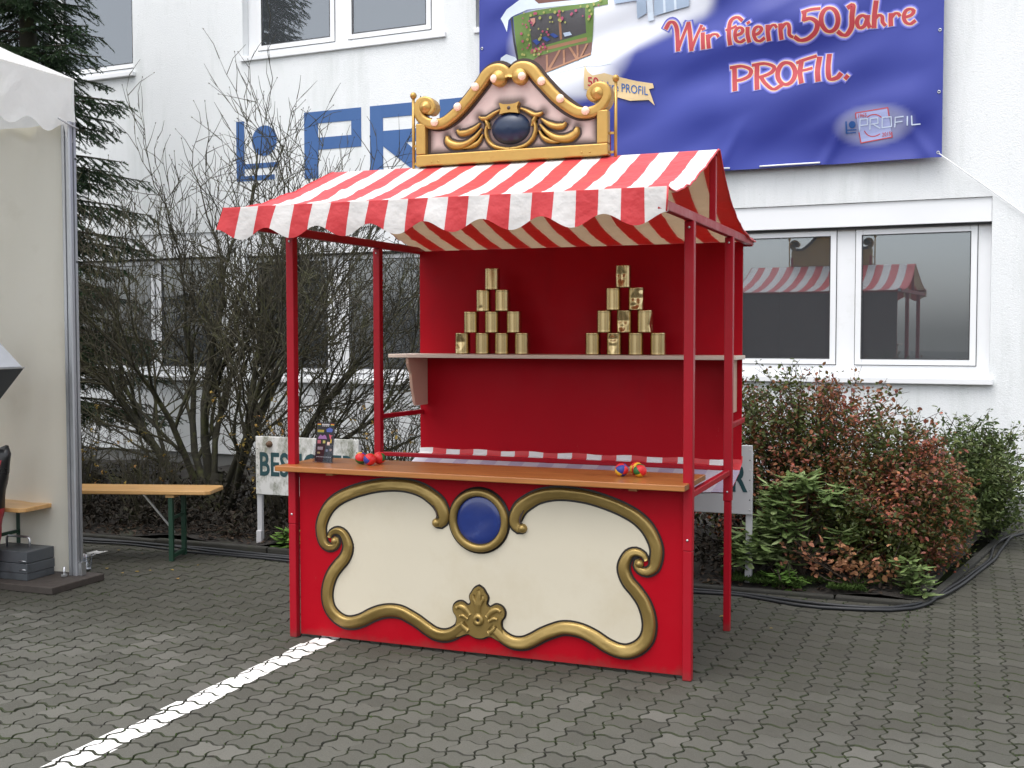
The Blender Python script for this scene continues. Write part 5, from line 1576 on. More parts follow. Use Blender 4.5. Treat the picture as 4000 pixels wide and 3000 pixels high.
# ------------------------------------------------------------------ benches
def bench(loc, ang, length, label, h=0.50, w=0.33):
    b = empty('folding_bench', loc, label, 'bench', 'folding beer benches')
    m = MB(); n = 0.03
    poly = [(0, n), (n, 0), (length-n, 0), (length, n), (length, w-n), (length-n, w), (n, w), (0, w-n)]
    vs = [(-x, y, h-0.028) for x, y in poly]+[(-x, y, h) for x, y in poly]
    k = len(poly)
    m.add(vs, [tuple(range(k)), tuple(reversed(range(k, 2*k)))]+[((i+1) % k, i, k+i, k+(i+1) % k) for i in range(k)])
    def put(mbx, name, mt, **kw):
        o = mbx.build(name, mt); o.parent = b
        if kw.get('bevel'):
            q = o.modifiers.new('bevel', 'BEVEL'); q.width = kw['bevel']; q.segments = 2; q.limit_method = 'ANGLE'
        return o
    put(m, 'board', M_BENCH, bevel=0.005)
    for x in (0.29, length-0.29):
        for y in (0.03, w-0.06):
            put(MB().box(-x-0.015, -x+0.015, y, y+0.03, 0.0, h-0.029), 'leg', M_GREEN)
        put(MB().box(-x-0.013, -x+0.013, 0.061, w-0.061, 0.02, 0.045), 'foot_bar', M_GREEN)
        put(MB().bar((-x, w/2, 0.04) if False else (-x+0.0, 0.065, 0.30), (-x, w-0.065, 0.30), 0.02, 0.02), 'cross_bar', M_GREEN)
        put(MB().box(-x-0.03, -x+0.03, 0.02, w-0.02, h-0.050, h-0.0285), 'batten', M_BENCH)
        sx = -1 if x < length/2 else 1
        put(MB().bar((-x+sx*0.02, w/2, 0.18), (-x+sx*0.26, w/2, h-0.032), 0.012, 0.012), 'stay', M_STEEL)
    b.rotation_euler[2] = ang
    return b
bench((-1.60, 1.44, 0.0), R(17), 2.0, 'yellow pine folding bench with green legs standing before the bed')
bench((-2.205, 0.36, 0.0), R(2), 2.0, 'folding bench inside the tent, only its end showing behind the sack')

# ------------------------------------------------------------------ tent
TX, TY = -2.0, 0.66
tent = empty('pavilion_tent', (TX-1.5, TY-1.5, 0), 'white pavilion tent with scalloped edge and aluminium corner post at the left', 'tent')
def tent_post(x, y, vis=False):
    m = MB()
    q = 0.034; c = 0.007
    prof_ = [(-q, -q+c), (-q+c, -q), (-0.006, -q), (-0.006, -q+0.010), (0.006, -q+0.010), (0.006, -q), (q-c, -q), (q, -q+c), (q, -0.006), (q-0.010, -0.006), (q-0.010, 0.006), (q, 0.006), (q, q-c), (q-c, q), (-q+c, q), (-q, q-c)]
    k = len(prof_)
    vs = [(x+a, y+b, 0.045) for a, b in prof_]+[(x+a, y+b, 2.93) for a, b in prof_]
    m.add(vs, [((i) % k, (i+1) % k, k+(i+1) % k, k+i) for i in range(k)]); m.add(vs, [tuple(range(k, 2*k))])
    o = m.build('post', M_ALU, tent)
    for zz_ in (2.70, 2.05):
        h = MB()
        vs = [(x+q+0.0008, y+0.018+0.009*math.cos(t*math.pi/6), zz_+0.009*math.sin(t*math.pi/6)) for t in range(12)]
        h.add(vs, [tuple(range(12))]); h.build('post_hole', M_ALUDARK, o)
    MB().box(x+q+0.0005, x+q+0.03, y-0.02, y+0.02, 0.046, 0.13).build('post_bracket', M_STEEL, o)
    m = MB(); m.tube([(x-0.02, y-q-0.05, 0.04), (x-0.02, y-q-0.05, 0.11)], 0.008, 8); m.tube([(x-0.02, y-q-0.05, 0.05), (x-0.02, y-q-0.05, 0.062)], 0.02, 6, smooth=False); m.build('anchor_bolt', M_STEEL, o)
    pl = MB().box(x-0.62, x+0.14, y-0.36, y+0.10, 0.0, 0.044).build('base_plate', M_PLATE, tent, bevel=0.004)
tent_post(TX-0.036, TY-0.03)
tent_post(TX-0.036, TY-2.95); tent_post(TX-2.95, TY-0.03); tent_post(TX-2.95, TY-2.95)
# back wall, sagging fabric
m = MB(); NXT, NZT = 50, 44
for j in range(NZT+1):
    for i in range(NXT+1):
        x = TX-0.072-2.81*i/NXT; z = 0.06+2.86*j/NZT
        y = TY-0.045+(0.050*noise.noise(Vector((x*3.2, z*0.6, 0)))+0.026*noise.noise(Vector((x*7, z*2.2, 4)))+0.012*noise.noise(Vector((x*2+z*3, z*3-x*2, 8))))*min(1, i/4)
        m.v.append((x, y, z))
for j in range(NZT):
    for i in range(NXT):
        a = j*(NXT+1)+i; m.f.append((a, a+NXT+1, a+NXT+2, a+1)); m.m.append(0); m.s.append(True)
def tentwall_mat():
    mm, t, bs = newmat('cream tent wall fabric')
    vec = wpos(t)
    c = mix_col(t, tex_noise(t, 1.5, 5, 0.6, vec), (0.88, 0.84, 0.70), (0.93, 0.90, 0.79))
    c = mix_col(t, ramp(t, tex_noise(t, 2.4, 7, 0.7, vec), [(0.58, 0.0), (0.85, 0.3)]), c, (0.60, 0.54, 0.40))
    t.links.new(c, bs.inputs['Base Color'])
    bs.inputs['Roughness'].default_value = 0.6
    tl = t.nodes.new('ShaderNodeBsdfTranslucent'); t.links.new(c, tl.inputs['Color'])
    mx = t.nodes.new('ShaderNodeMixShader'); mx.inputs[0].default_value = 0.68
    t.links.new(bs.outputs[0], mx.inputs[1]); t.links.new(tl.outputs[0], mx.inputs[2])
    t.links.new(mx.outputs[0], t.nodes['Material Output'].inputs['Surface'])
    return mm
m.build('side_wall', tentwall_mat(), tent)
# roof cover with scalloped skirt on all four sides
def skirt(a, b, name):
    a, b = Vector(a), Vector(b); n = 90; rows = 12
    d = (b-a).normalized(); nrm = Vector((d.y, -d.x, 0))
    mbx = MB()
    for i in range(n+1):
        u = i/n; p = a+(b-a)*u; L_s = u*3.0
        zb_ = 2.875-0.032*math.sin(2*math.pi*(L_s-0.16)/0.30)*min(1, L_s/0.05, (3.0-L_s)/0.05)
        if L_s < 0.07 or L_s > 2.93: zb_ = 2.80
        for r in range(rows+1):
            t = r/rows; z = 3.20+(zb_-3.20)*t
            w_n = 0.038*noise.noise(Vector((L_s*5+z*4, z*3, 3)))*math.sin(math.pi*min(1, t*1.2))*min(1, L_s/0.1)+0.024*noise.noise(Vector((L_s*11+z*9, z*2-L_s*2, 6)))*t*min(1, L_s/0.06, (3-L_s)/0.06)
            q = p+nrm*(0.012+w_n)
            mbx.v.append((q.x, q.y, z))
    for i in range(n):
        for r in range(rows):
            k = i*(rows+1)+r; mbx.f.append((k, k+rows+1, k+rows+2, k+1)); mbx.m.append(0); mbx.s.append(True)
    return mbx.build(name, M_TENT, tent)
cs = [(TX, TY, 0), (TX, TY-3, 0), (TX-3, TY-3, 0), (TX-3, TY, 0)]
for k in range(4): skirt(cs[k] if k else cs[0], cs[(k+1) % 4], 'roof_skirt')
m = MB(); n = 24; pk = Vector((TX-1.5, TY-1.5, 4.35))
for k in range(4):
    a, b = Vector(cs[k]), Vector(cs[(k+1) % 4])
    base = len(m.v)
    for j in range(13):
        t = j/12
        zc = 3.20+(4.35-3.20)*(0.62*t+0.38*t*t)
        for i in range(n+1):
            p = a+(b-a)*(i/n); q = p+(Vector((pk.x, pk.y, 0))-p)*t
            m.v.append((q.x, q.y, zc+0.012*noise.noise(Vector((q.x*4, q.y*4, 2)))*(1 if 0 < j < 12 else 0)))
    for j in range(12):
        for i in range(n):
            c = base+j*(n+1)+i; m.f.append((c+1, c, c+n+1, c+n+2)); m.m.append(0); m.s.append(True)
m.build('roof_cover', M_TENT, tent)
MB().tube([(TX+0.014, TY-0.17, 2.93), (TX+0.018, TY-0.09, 2.905), (TX+0.016, TY-0.0, 2.890)], 0.006, 5).build('strap', M_SIGNGREY, tent)

# ------------------------------------------------------------------ things by the tent post
bxo = empty('weight_box', (-2.37, 0.50, 0.0445), 'grey painted metal box with a wire handle standing at the tent post', 'box')
MB().box(-2.56, -2.185, 0.365, 0.60, 0.0447, 0.088).build('box_tier', M_GREYBOX, bxo, bevel=0.003)
MB().box(-2.562, -2.183, 0.363, 0.602, 0.091, 0.150).build('box_tier', M_GREYBOX, bxo, bevel=0.003)
MB().box(-2.56, -2.185, 0.365, 0.60, 0.153, 0.226).build('box_tier', M_GREYBOX, bxo, bevel=0.003)
MB().box(-2.558, -2.187, 0.367, 0.598, 0.0885, 0.0905).build('box_seam', M_ALUDARK, bxo)
MB().tube([(-2.46, 0.48, 0.226), (-2.46, 0.48, 0.285), (-2.445, 0.48, 0.298), (-2.285, 0.48, 0.298), (-2.27, 0.48, 0.285), (-2.27, 0.48, 0.226)], 0.008, 8).build('handle', M_STEEL, bxo)
for z in (0.11, 0.165):
    MB().tube([(-2.24, 0.362, z), (-2.21, 0.356, z+0.006), (-2.188, 0.362, z+0.002)], 0.004, 6).build('clasp', M_STEEL, bxo)

sk = empty('printed_sack', (-2.52, 0.28, 0.0445), 'black and red printed sack leaning at the left picture edge', 'sack')
m = MB(); rows = 22; n = 20
for j in range(rows+1):
    t = j/rows; z = 0.045+0.845*t
    cx = -2.56+0.145*t; wx = 0.20-0.05*(1-t) if t < 0.97 else 0.17; wy = 0.075*math.sin(math.pi*min(0.97, 0.12+0.88*t))**0.6+0.012
    for k in range(n):
        a = 2*math.pi*k/n
        cxs = abs(math.cos(a))**0.6*(1 if math.cos(a) > 0 else -1); sn = abs(math.sin(a))**0.8*(1 if math.sin(a) > 0 else -1)
        wv = 0.012*noise.noise(Vector((a*2, z*9, 3)))
        m.v.append((cx+(wx+wv)*cxs, 0.28+(wy+wv)*sn, z+(0.015*math.sin(a*3) if j == rows else 0)))
for j in range(rows):
    for k in range(n):
        q = (j*n+k, j*n+(k+1) % n, (j+1)*n+(k+1) % n, (j+1)*n+k)
        z = 0.045+0.845*(j+0.5)/rows
        m.f.append(q); m.m.append(1 if z < 0.50 or (0.72 < z < 0.83 and k in (16, 17)) else 0); m.s.append(True)
m.f.append(tuple(rows*n+k for k in range(n))); m.m.append(0); m.s.append(False)
m.build('bag', [mat('black sack film', (0.012, 0.012, 0.013), 0.3, bump=0.3, bscale=14), mat('red sack film', (0.36, 0.018, 0.03), 0.35, bump=0.3, bscale=14)], sk)
def sack_mark(x0, x1, z0, z1, col):
    mbx = MB(); mbx.add([(x0, 0.192, z0), (x1, 0.196, z0), (x1, 0.196, z1), (x0, 0.192, z1)], [(0, 1, 2, 3)])
    mbx.build('sack_print', mat('sack ink', col, 0.4), sk)
sack_mark(-2.43, -2.31, 0.69, 0.715, (0.35, 0.42, 0.62)); sack_mark(-2.45, -2.35, 0.575, 0.60, (0.36, 0.03, 0.03)); sack_mark(-2.47, -2.38, 0.46, 0.468, (0.6, 0.6, 0.6)); sack_mark(-2.47, -2.39, 0.43, 0.438, (0.6, 0.6, 0.6)); sack_mark(-2.48, -2.40, 0.40, 0.408, (0.6, 0.6, 0.6))

hs = empty('tapered_stand', (-2.52, 0.22, 0.0), 'dark grey tapered stand with a pale sloping lid at the left picture edge', 'stand')
def frustum(c, z0, z1, a0, a1, name, mt):
    mbx = MB()
    vs = [(c[0]+sx*a0, c[1]+sy*a0, z0) for sx, sy in ((-1,-1),(1,-1),(1,1),(-1,1))]+[(c[0]+sx*a1, c[1]+sy*a1, z1) for sx, sy in ((-1,-1),(1,-1),(1,1),(-1,1))]
    mbx.add(vs, [(0,3,2,1),(4,5,6,7),(0,1,5,4),(1,2,6,5),(2,3,7,6),(3,0,4,7)])
    mbx.build(name, mt, hs, bevel=0.004)
frustum((-2.52, 0.10), 0.02, 0.92, 0.05, 0.05, 'column', M_GREYBOX)
frustum((-2.52, 0.10), 0.921, 1.375, 0.07, 0.305, 'tapered_body', mat('charcoal grey panel', (0.045, 0.05, 0.055), 0.45))
frustum((-2.52, 0.10), 1.376, 1.385, 0.31, 0.31, 'rim', M_ALU)
frustum((-2.52, 0.10), 1.386, 1.80, 0.300, 0.06, 'lid', mat('pale speckled lid', (0.55, 0.57, 0.60), 0.5, var=0.15, vscale=12))
frustum((-2.52, 0.10), 0.0, 0.019, 0.16, 0.16, 'foot', M_GREYBOX)

cup = empty('plastic_cup', (-2.22, 0.93, 0.0), 'small clear plastic cup standing on the paving behind the tent post', 'cup')
m = MB(); m.lathe((-2.22, 0.93, 0.003), [(0.0, 0.001), (0.026, 0.001), (0.028, 0.004), (0.037, 0.098), (0.0385, 0.100), (0.0365, 0.098), (0.0265, 0.006), (0.0, 0.005)], 18); m.build('cup_wall', M_ACRYL, cup)
m = MB(); m.lathe((-2.22, 0.93, 0.003), [(0.0255, 0.0075), (0.0262, 0.012), (0.0, 0.012)], 18); m.build('dregs', M_WHITEPAINT, cup)

# ------------------------------------------------------------------ vegetation
def rvec(rg):
    while True:
        v = Vector((rg.uniform(-1, 1), rg.uniform(-1, 1), rg.uniform(-1, 1)))
        if 0.05 < v.length < 1: return v.normalized()
def leaf(mbx, p, d, up_, L, Wd, fold=0.25, mi=0):
    d = d.normalized(); s = d.cross(up_)
    if s.length < 1e-3: s = d.cross(Vector((1, 0, 0)))
    s.normalize(); nn = s.cross(d)
    b = len(mbx.v)
    q1, q2 = p+d*L*0.28, p+d*L*0.68
    k = nn*Wd*fold
    mbx.v += [tuple(p), tuple(q1+s*Wd*0.42+k), tuple(q2+s*Wd*0.46+k), tuple(p+d*L), tuple(q2-s*Wd*0.46+k), tuple(q1-s*Wd*0.42+k)]
    mbx.f += [(b, b+1, b+2, b+3), (b, b+3, b+4, b+5)]; mbx.m += [mi, mi]; mbx.s += [False, False]
def limb(rg, p, d, L, nseg, jit, trop=0.0):
    pts = [p.copy()]; q = p.copy(); dd = d.normalized()
    for k in range(nseg):
        dd = (dd+rvec(rg)*jit+Vector((0, 0, trop))).normalized()
        q = q+dd*(L/nseg); pts.append(q.copy())
    return pts, dd

# bare multi-stemmed shrub
def bare_shrub(loc, label):
    rg = random.Random(21)
    root = empty('bare_shrub', loc, label, 'shrub')
    stems = MB(); twigs = MB(); base = Vector(loc)
    ends = []
    def grow_(p, d, L, r, lev, nch):
        nseg = (6, 5, 4, 3, 2)[lev]
        pts, dd = limb(rg, p, d, L, nseg, (0.20, 0.30, 0.38, 0.40, 0.36)[lev], (0.05, 0.12, 0.14, 0.11, 0.08)[lev])
        rr = [r*(1-0.62*i/(len(pts)-1)) for i in range(len(pts))]
        (stems if lev < 2 else twigs).tube(pts, rr, (7, 5, 4, 3, 3)[lev], cap=False)
        if lev == 4:
            if rg.random() < 0.5:
                e = pts[-1]; bb = [e-dd*0.003, e+dd*0.006, e+dd*0.014]
                twigs.tube(bb, [0.002, 0.0055, 0.001], 3, cap=False)
            return
        n = nch[lev]
        for k in range(n):
            t = (k+0.7+rg.uniform(-0.25, 0.25))/n
            t = max(0.12, min(1.0, 0.22+0.78*t)) if lev == 0 else max(0.1, min(1.0, t))
            i = min(len(pts)-2, int(t*(len(pts)-1))); f = t*(len(pts)-1)-i
            q = pts[i]+(pts[i+1]-pts[i])*min(1, f)
            dl = (pts[i+1]-pts[i]).normalized()
            side = rvec(rg); side = (side-dl*side.dot(dl)).normalized()
            sp = (0.60, 0.75, 0.85, 0.9)[lev]*rg.uniform(0.6, 1.3)
            nd = (dl+side*sp).normalized()
            if k == n-1: nd = (dl+side*0.15).normalized()
            grow_(q, nd, L*(0.62, 0.60, 0.55, 0.55)[lev]*rg.uniform(0.7, 1.25), max(0.0042, rr[i]*(0.72 if k == n-1 else 0.58)), lev+1, nch)
    fan = [(-0.62, -0.1, 0.72), (-0.52, 0.35, 0.95), (-0.34, -0.25, 1.2), (-0.18, 0.2, 1.4), (-0.02, -0.15, 1.4), (0.12, 0.3, 1.45), (0.28, -0.2, 1.3), (0.42, 0.15, 1.15), (0.58, -0.1, 0.95), (0.78, 0.1, 0.78), (-0.85, 0.15, 0.62), (0.98, -0.15, 0.52)]
    for k, (dx, dy, dz) in enumerate(fan):
        p = base+Vector((dx*0.22, dy*0.25, -0.02))
        L = (1.88 if abs(dx) < 0.5 else 1.80)*rg.uniform(0.9, 1.1)
        grow_(p, Vector((dx, dy, dz)), L, rg.uniform(0.032, 0.050), 0, (6, 5, 5, 3))
    stems.tube([base+Vector((0, 0, -0.1)), base+Vector((0.0, 0, 0.12)), base+Vector((0.03, 0, 0.34))], [0.16, 0.12, 0.05], 9, cap=False)
    stems.build('trunk', M_BARK, root); twigs.build('crown', M_TWIG, root)
bare_shrub((-2.72, 3.05, 0.06), 'large bare many stemmed shrub between tent and stall')

# spruce
def spruce(loc, height, rad, label, zmin, zmax, seed):
    rg = random.Random(seed)
    root = empty('spruce_tree', loc, label, 'tree')
    base = Vector(loc)
    MB().tube([base+Vector((0, 0, -0.1)), base+Vector((0.02, 0, height*0.5)), base+Vector((0, 0, height))], [0.13, 0.09, 0.01], 8).build('trunk', M_BARK, root)
    wood = MB(); nd = MB()
    z = zmin; ang = 0.0
    def needles(a, b, n):
        ax = (b-a); L = ax.length; ax.normalize()
        for k in range(n):
            p = a+ax*L*(k+rg.random())/n
            s = rvec(rg); s = (s-ax*s.dot(ax)).normalized()
            d = (ax*0.75+s*0.8+Vector((0, 0, 0.1))).normalized()
            w = ax.cross(d).normalized()*0.0048
            l = rg.uniform(0.018, 0.030)
            i = len(nd.v)
            nd.v += [tuple(p-w), tuple(p+w), tuple(p+d*l)]
            nd.f.append((i, i+1, i+2)); nd.m.append(0); nd.s.append(False)
    while z < zmax:
        R0 = rad*(1-z/height)**0.8
        nb = 7
        for k in range(nb):
            a = ang+2*math.pi*k/nb+rg.uniform(-0.25, 0.25)
            L = R0*rg.uniform(0.75, 1.12)
            d = Vector((math.cos(a), math.sin(a), 0.10))
            if d.y > 0.80: L *= 0.55
            pts = []; q = base+Vector((0, 0, z+rg.uniform(-0.15, 0.15)))
            for j in range(9):
                t = j/8
                pts.append(q+Vector((d.x*L*t, d.y*L*t, 0.12*L*t-0.34*L*t*t+0.14*L*t**3)))
            wood.tube(pts, [0.016*(1-0.8*j/8) for j in range(9)], 4, cap=False)
            nsub = int(L/0.042)
            for j in range(nsub):
                t = 0.06+0.94*(j+rg.random()*0.6)/nsub
                i = min(7, int(t*8)); p = pts[i]+(pts[i+1]-pts[i])*(t*8-i)
                fwd = (pts[i+1]-pts[i]).normalized()
                sd = Vector((-fwd.y, fwd.x, 0))*(1 if j % 2 else -1)
                sl = (0.16+0.30*(1-t))*rg.uniform(0.6, 1.4)
                e = p+(fwd*0.75+sd*0.75+Vector((0, 0, -0.45+rg.uniform(-0.4, 0.3)))).normalized()*sl
                wood.tube([p, e], [0.004, 0.0015], 3, cap=False)
                needles(p, e, int(sl*280))
                if sl > 0.2:
                    for sg in (-1, 1):
                        p2 = p+(e-p)*rg.uniform(0.35, 0.6)
                        e2 = p2+((e-p).normalized()+Vector((-(e-p).y, (e-p).x, 0)).normalized()*sg*0.7+Vector((0, 0, -0.2))).normalized()*sl*0.45
                        needles(p2, e2, int(sl*140))
            needles(pts[2], pts[8], int(L*150))
        ang += 0.45; z += 0.18
    wood.build('branches', M_STEM, root); nd.build('crown', M_NEEDLE, root)
spruce((-5.75, 4.1, 0.05), 8.5, 1.62, 'dark green spruce tree behind the tent at the left', 0.75, 6.3, 5)

# leafy bushes
def leaf_bush(name, loc, blobs, n, size, mt, label, cat, seed, stems=40, ratio=0.55, shell=0.45, mt2=None, frac2=0.0, stemr=0.006, sprays=0, group=None):
    rg = random.Random(seed)
    root = empty(name, loc, label, cat, group)
    base = Vector(loc)
    sm_ = MB(); lv = MB()
    tot = sum(b[1][0]*b[1][1]*b[1][2] for b in blobs)
    tips = []
    for k in range(stems):
        c, r = rg.choice(blobs)
        v = rvec(rg); v.z = abs(v.z)*0.9+0.1
        tip = Vector((c[0]+v.x*r[0]*0.95, c[1]+v.y*r[1]*0.95, c[2]+v.z*r[2]*0.97))
        p0 = base+Vector((rg.uniform(-0.25, 0.25)*r[0], rg.uniform(-0.25, 0.25)*r[1], 0))
        mid = (p0+tip)/2+Vector((0, 0, 0.12*r[2]))+rvec(rg)*0.06
        pts = catmull([p0, mid, tip], 0.12)
        sm_.tube(pts, [stemr*(1-0.75*i/(len(pts)-1)) for i in range(len(pts))], 4, cap=False)
        for i in range(2, len(pts)):
            for q in range(3):
                d = ((pts[i]-pts[i-1]).normalized()+rvec(rg)*0.9).normalized()
                e = pts[i]+d*rg.uniform(0.08, 0.2)
                sm_.tube([pts[i], e], [0.0028, 0.0012], 3, cap=False); tips.append((pts[i], e))
    for k in range(n):
        if rg.random() < 0.36 and tips:
            a, b = rg.choice(tips); p = a+(b-a)*rg.random()+rvec(rg)*0.02
        else:
            x = rg.random()*tot
            for c, r in blobs:
                x -= r[0]*r[1]*r[2]
                if x <= 0: break
            v = rvec(rg); rr = (shell+(1-shell)*rg.random())**0.8
            wob_ = 1+0.16*noise.noise(Vector((v.x*2.3+c[0], v.y*2.3+c[1], v.z*2.3)))+0.08*noise.noise(v*6)
            p = Vector((c[0]+v.x*r[0]*rr*wob_, c[1]+v.y*r[1]*rr*wob_, c[2]+v.z*r[2]*rr*wob_))
        if p.z < 0.06: continue
        d = rvec(rg); d.z = d.z*0.6+0.15
        s = size*rg.uniform(0.6, 1.25)
        mi_ = 1 if rg.random()*0.55+0.5+0.75*noise.noise(p*2.1+Vector((seed, 0, 0))) > 1.17-frac2 else 0
        leaf(lv, p, d, rvec(rg)+Vector((0, 0, 1.2)), s, s*ratio, 0.2, mi_ if mt2 else 0)
    sm_.build('stems', M_STEM, root)
    lv.build('crown', [mt, mt2 or mt], root)
    return root
leaf_bush('autumn_bush', (2.35, 2.95, 0.05), [((2.15, 2.85, 0.62), (0.62, 0.60, 0.70)), ((2.55, 2.95, 0.60), (0.55, 0.62, 0.66)), ((1.75, 3.2, 0.62), (0.45, 0.5, 0.62))], 24000, 0.033, M_OLIVE, 'tall reddish brown autumn bush under the right hand window', 'bush', 3, 95, 0.66, 0.42, M_AUTUMN, 0.34)
leaf_bush('autumn_bush', (2.98, 2.75, 0.05), [((2.85, 2.70, 0.45), (0.42, 0.55, 0.52)), ((3.08, 2.95, 0.38), (0.30, 0.6, 0.44)), ((2.75, 2.3, 0.32), (0.34, 0.30, 0.32))], 18500, 0.032, M_OLIVE, 'lower orange tinged autumn bush at the corner of the bed', 'bush', 4, 60, 0.66, 0.42, M_AUTUMN, 0.33)
leaf_bush('orange_sprig', (2.66, 2.08, 0.05), [((2.60, 2.05, 0.17), (0.17, 0.10, 0.10)), ((2.80, 2.05, 0.15), (0.11, 0.08, 0.08)), ((2.40, 2.07, 0.16), (0.08, 0.08, 0.08))], 230, 0.040, M_AUTUMN2, 'low sprig of bright orange leaves at the front of the autumn bush', 'plant', 6, 10, 0.75, 0.1)
def whorl_plant(name, loc, heads, size, mt, label, seed, n=9, ratio=0.26):
    rg = random.Random(seed); root = empty(name, loc, label, 'plant'); base = Vector(loc)
    sm_ = MB(); lv = MB()
    for h in heads:
        h = Vector(h)
        pts = catmull([base+rvec(rg)*0.05, (base+h)/2+Vector((0, 0, 0.08))+rvec(rg)*0.05, h], 0.1)
        sm_.tube(pts, [0.006*(1-0.6*i/(len(pts)-1)) for i in range(len(pts))], 4, cap=False)
        for lay in range(3):
            for k in range(n):
                a = 2*math.pi*(k+rg.random()*0.7)/n+lay
                d = Vector((math.cos(a), math.sin(a), rg.uniform(-0.35, 0.55)))
                leaf(lv, h-Vector((0, 0, 0.035*lay))+rvec(rg)*0.012, d, Vector((0, 0, 1)), size*rg.uniform(0.7, 1.2), size*ratio*rg.uniform(0.8, 1.2), -0.15)
    sm_.build('stems', M_STEM, root); lv.build('crown', mt, root)
rgx = random.Random(8)
heads = []
for k in range(46):
    v = rvec(rgx); heads.append((2.34+v.x*0.28, 2.28+v.y*0.20-0.03, 0.40+v.z*0.26+0.04))
for k in range(16):
    v = rvec(rgx); heads.append((2.05+v.x*0.13, 2.12+v.y*0.12, 0.20+abs(v.z)*0.16))
whorl_plant('rhododendron', (2.28, 2.28, 0.05), heads[:34]+heads[46:], 0.115, M_RHODO, 'pale green long leaved shrub in front of the autumn bush', 9, 7, 0.33)
whorl_plant('leafy_herb', (-1.34, 1.98, 0.05), [(-1.36, 1.98, 0.12), (-1.30, 2.0, 0.10), (-1.33, 1.96, 0.16), (-1.27, 1.97, 0.13), (-1.24, 2.0, 0.09)], 0.10, M_BRIGHTGREEN, 'small bright green plant at the foot of the stained sign', 12, 7, 0.35)
whorl_plant('leafy_herb', (3.02, 2.05, 0.04), [(3.02, 2.05, 0.20), (2.98, 2.08, 0.14), (3.06, 2.02, 0.13), (2.96, 2.0, 0.24)], 0.11, M_RHODO, 'pale grey green plant at the right corner of the bed', 13, 8, 0.3)
whorl_plant('leafy_herb', (2.22, 2.0, 0.04), [(2.20, 2.0, 0.10), (2.28, 2.0, 0.09), (2.25, 2.03, 0.13), (2.33, 2.02, 0.08), (2.15, 2.02, 0.08)], 0.075, M_BRIGHTGREEN, 'low green plant behind the kerb under the long leaved shrub', 15, 7, 0.4)
leaf_bush('evergreen_bush', (3.40, 4.3, 0.05), [((3.28, 4.1, 0.46), (0.30, 0.55, 0.46)), ((3.50, 4.3, 0.40), (0.24, 0.5, 0.42))], 9500, 0.045, M_EVERGREEN, 'olive green bush against the facade at the far right', 'bush', 17, 45, 0.42, 0.35)

# rose bushes and thicket in the left part of the bed
def rose(loc, hgt, spread, n, leaves, label, seed):
    rg = random.Random(seed); root = empty('rose_bush', loc, label, 'bush', 'leafless rose bushes in the left bed'); base = Vector(loc)
    sm_ = MB(); lv = MB()
    for k in range(n):
        a = rg.uniform(0, 2*math.pi); t = rg.random()
        d = Vector((math.cos(a)*spread*t, math.sin(a)*spread*t*0.6, hgt*rg.uniform(0.55, 1.05)))
        p0 = base+Vector((math.cos(a), math.sin(a), 0))*spread*0.25*t
        mid = p0+d*0.55+Vector((0, 0, 0.12*hgt))+rvec(rg)*0.08
        pts = catmull([p0, mid, p0+d+rvec(rg)*0.05], 0.10)
        sm_.tube(pts, [0.0048*(1-0.65*i/(len(pts)-1)) for i in range(len(pts))], 4, cap=False)
        for i in range(2, len(pts)-1):
            for q in range(2):
                e = pts[i]+((pts[i+1]-pts[i]).normalized()+rvec(rg)*0.9).normalized()*rg.uniform(0.05, 0.22)
                sm_.tube([pts[i], (pts[i]+e)/2+rvec(rg)*0.012, e], [0.0026, 0.002, 0.001], 3, cap=False)
                if rg.random() < leaves:
                    for w in range(3): leaf(lv, e+rvec(rg)*0.015, rvec(rg), Vector((0, 0, 1)), rg.uniform(0.025, 0.04), 0.022)
    sm_.build('stems', M_TWIG, root)
    if lv.v: lv.build('leaves', M_YELLOW, root)
rose((-4.6, 2.7, 0.05), 1.05, 0.55, 60, 0.035, 'brown rose bush with a few yellow leaves just right of the tent post', 31)
rose((-3.7, 2.45, 0.05), 0.95, 0.55, 60, 0.035, 'brown rose bush behind the middle of the bench', 32)
rose((-2.85, 2.35, 0.05), 0.75, 0.5, 45, 0.03, 'low brown rose bush at the foot of the bare shrub', 33)
rose((-1.75, 2.65, 0.05), 1.15, 0.55, 65, 0.09, 'rose bush with yellow leaves behind the stained sign', 34)
rose((-0.85, 2.75, 0.05), 1.10, 0.55, 70, 0.05, 'twiggy rose bush seen through the left side of the stall', 35)
rose((-0.1, 2.9, 0.05), 1.0, 0.5, 60, 0.05, 'twiggy rose bush beside the back panel of the stall', 36)
rose((-5.6, 2.6, 0.05), 1.0, 0.5, 40, 0.04, 'brown rose bush hidden in part by the tent wall', 37)
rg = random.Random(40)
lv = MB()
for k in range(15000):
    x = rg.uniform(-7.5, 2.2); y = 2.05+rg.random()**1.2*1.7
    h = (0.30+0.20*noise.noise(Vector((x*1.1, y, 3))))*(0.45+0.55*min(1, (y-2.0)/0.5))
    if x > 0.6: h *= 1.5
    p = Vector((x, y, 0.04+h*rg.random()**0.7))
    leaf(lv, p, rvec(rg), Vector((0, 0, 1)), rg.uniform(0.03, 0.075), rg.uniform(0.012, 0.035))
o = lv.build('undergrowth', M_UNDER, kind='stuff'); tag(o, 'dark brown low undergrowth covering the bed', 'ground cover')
lv = MB()
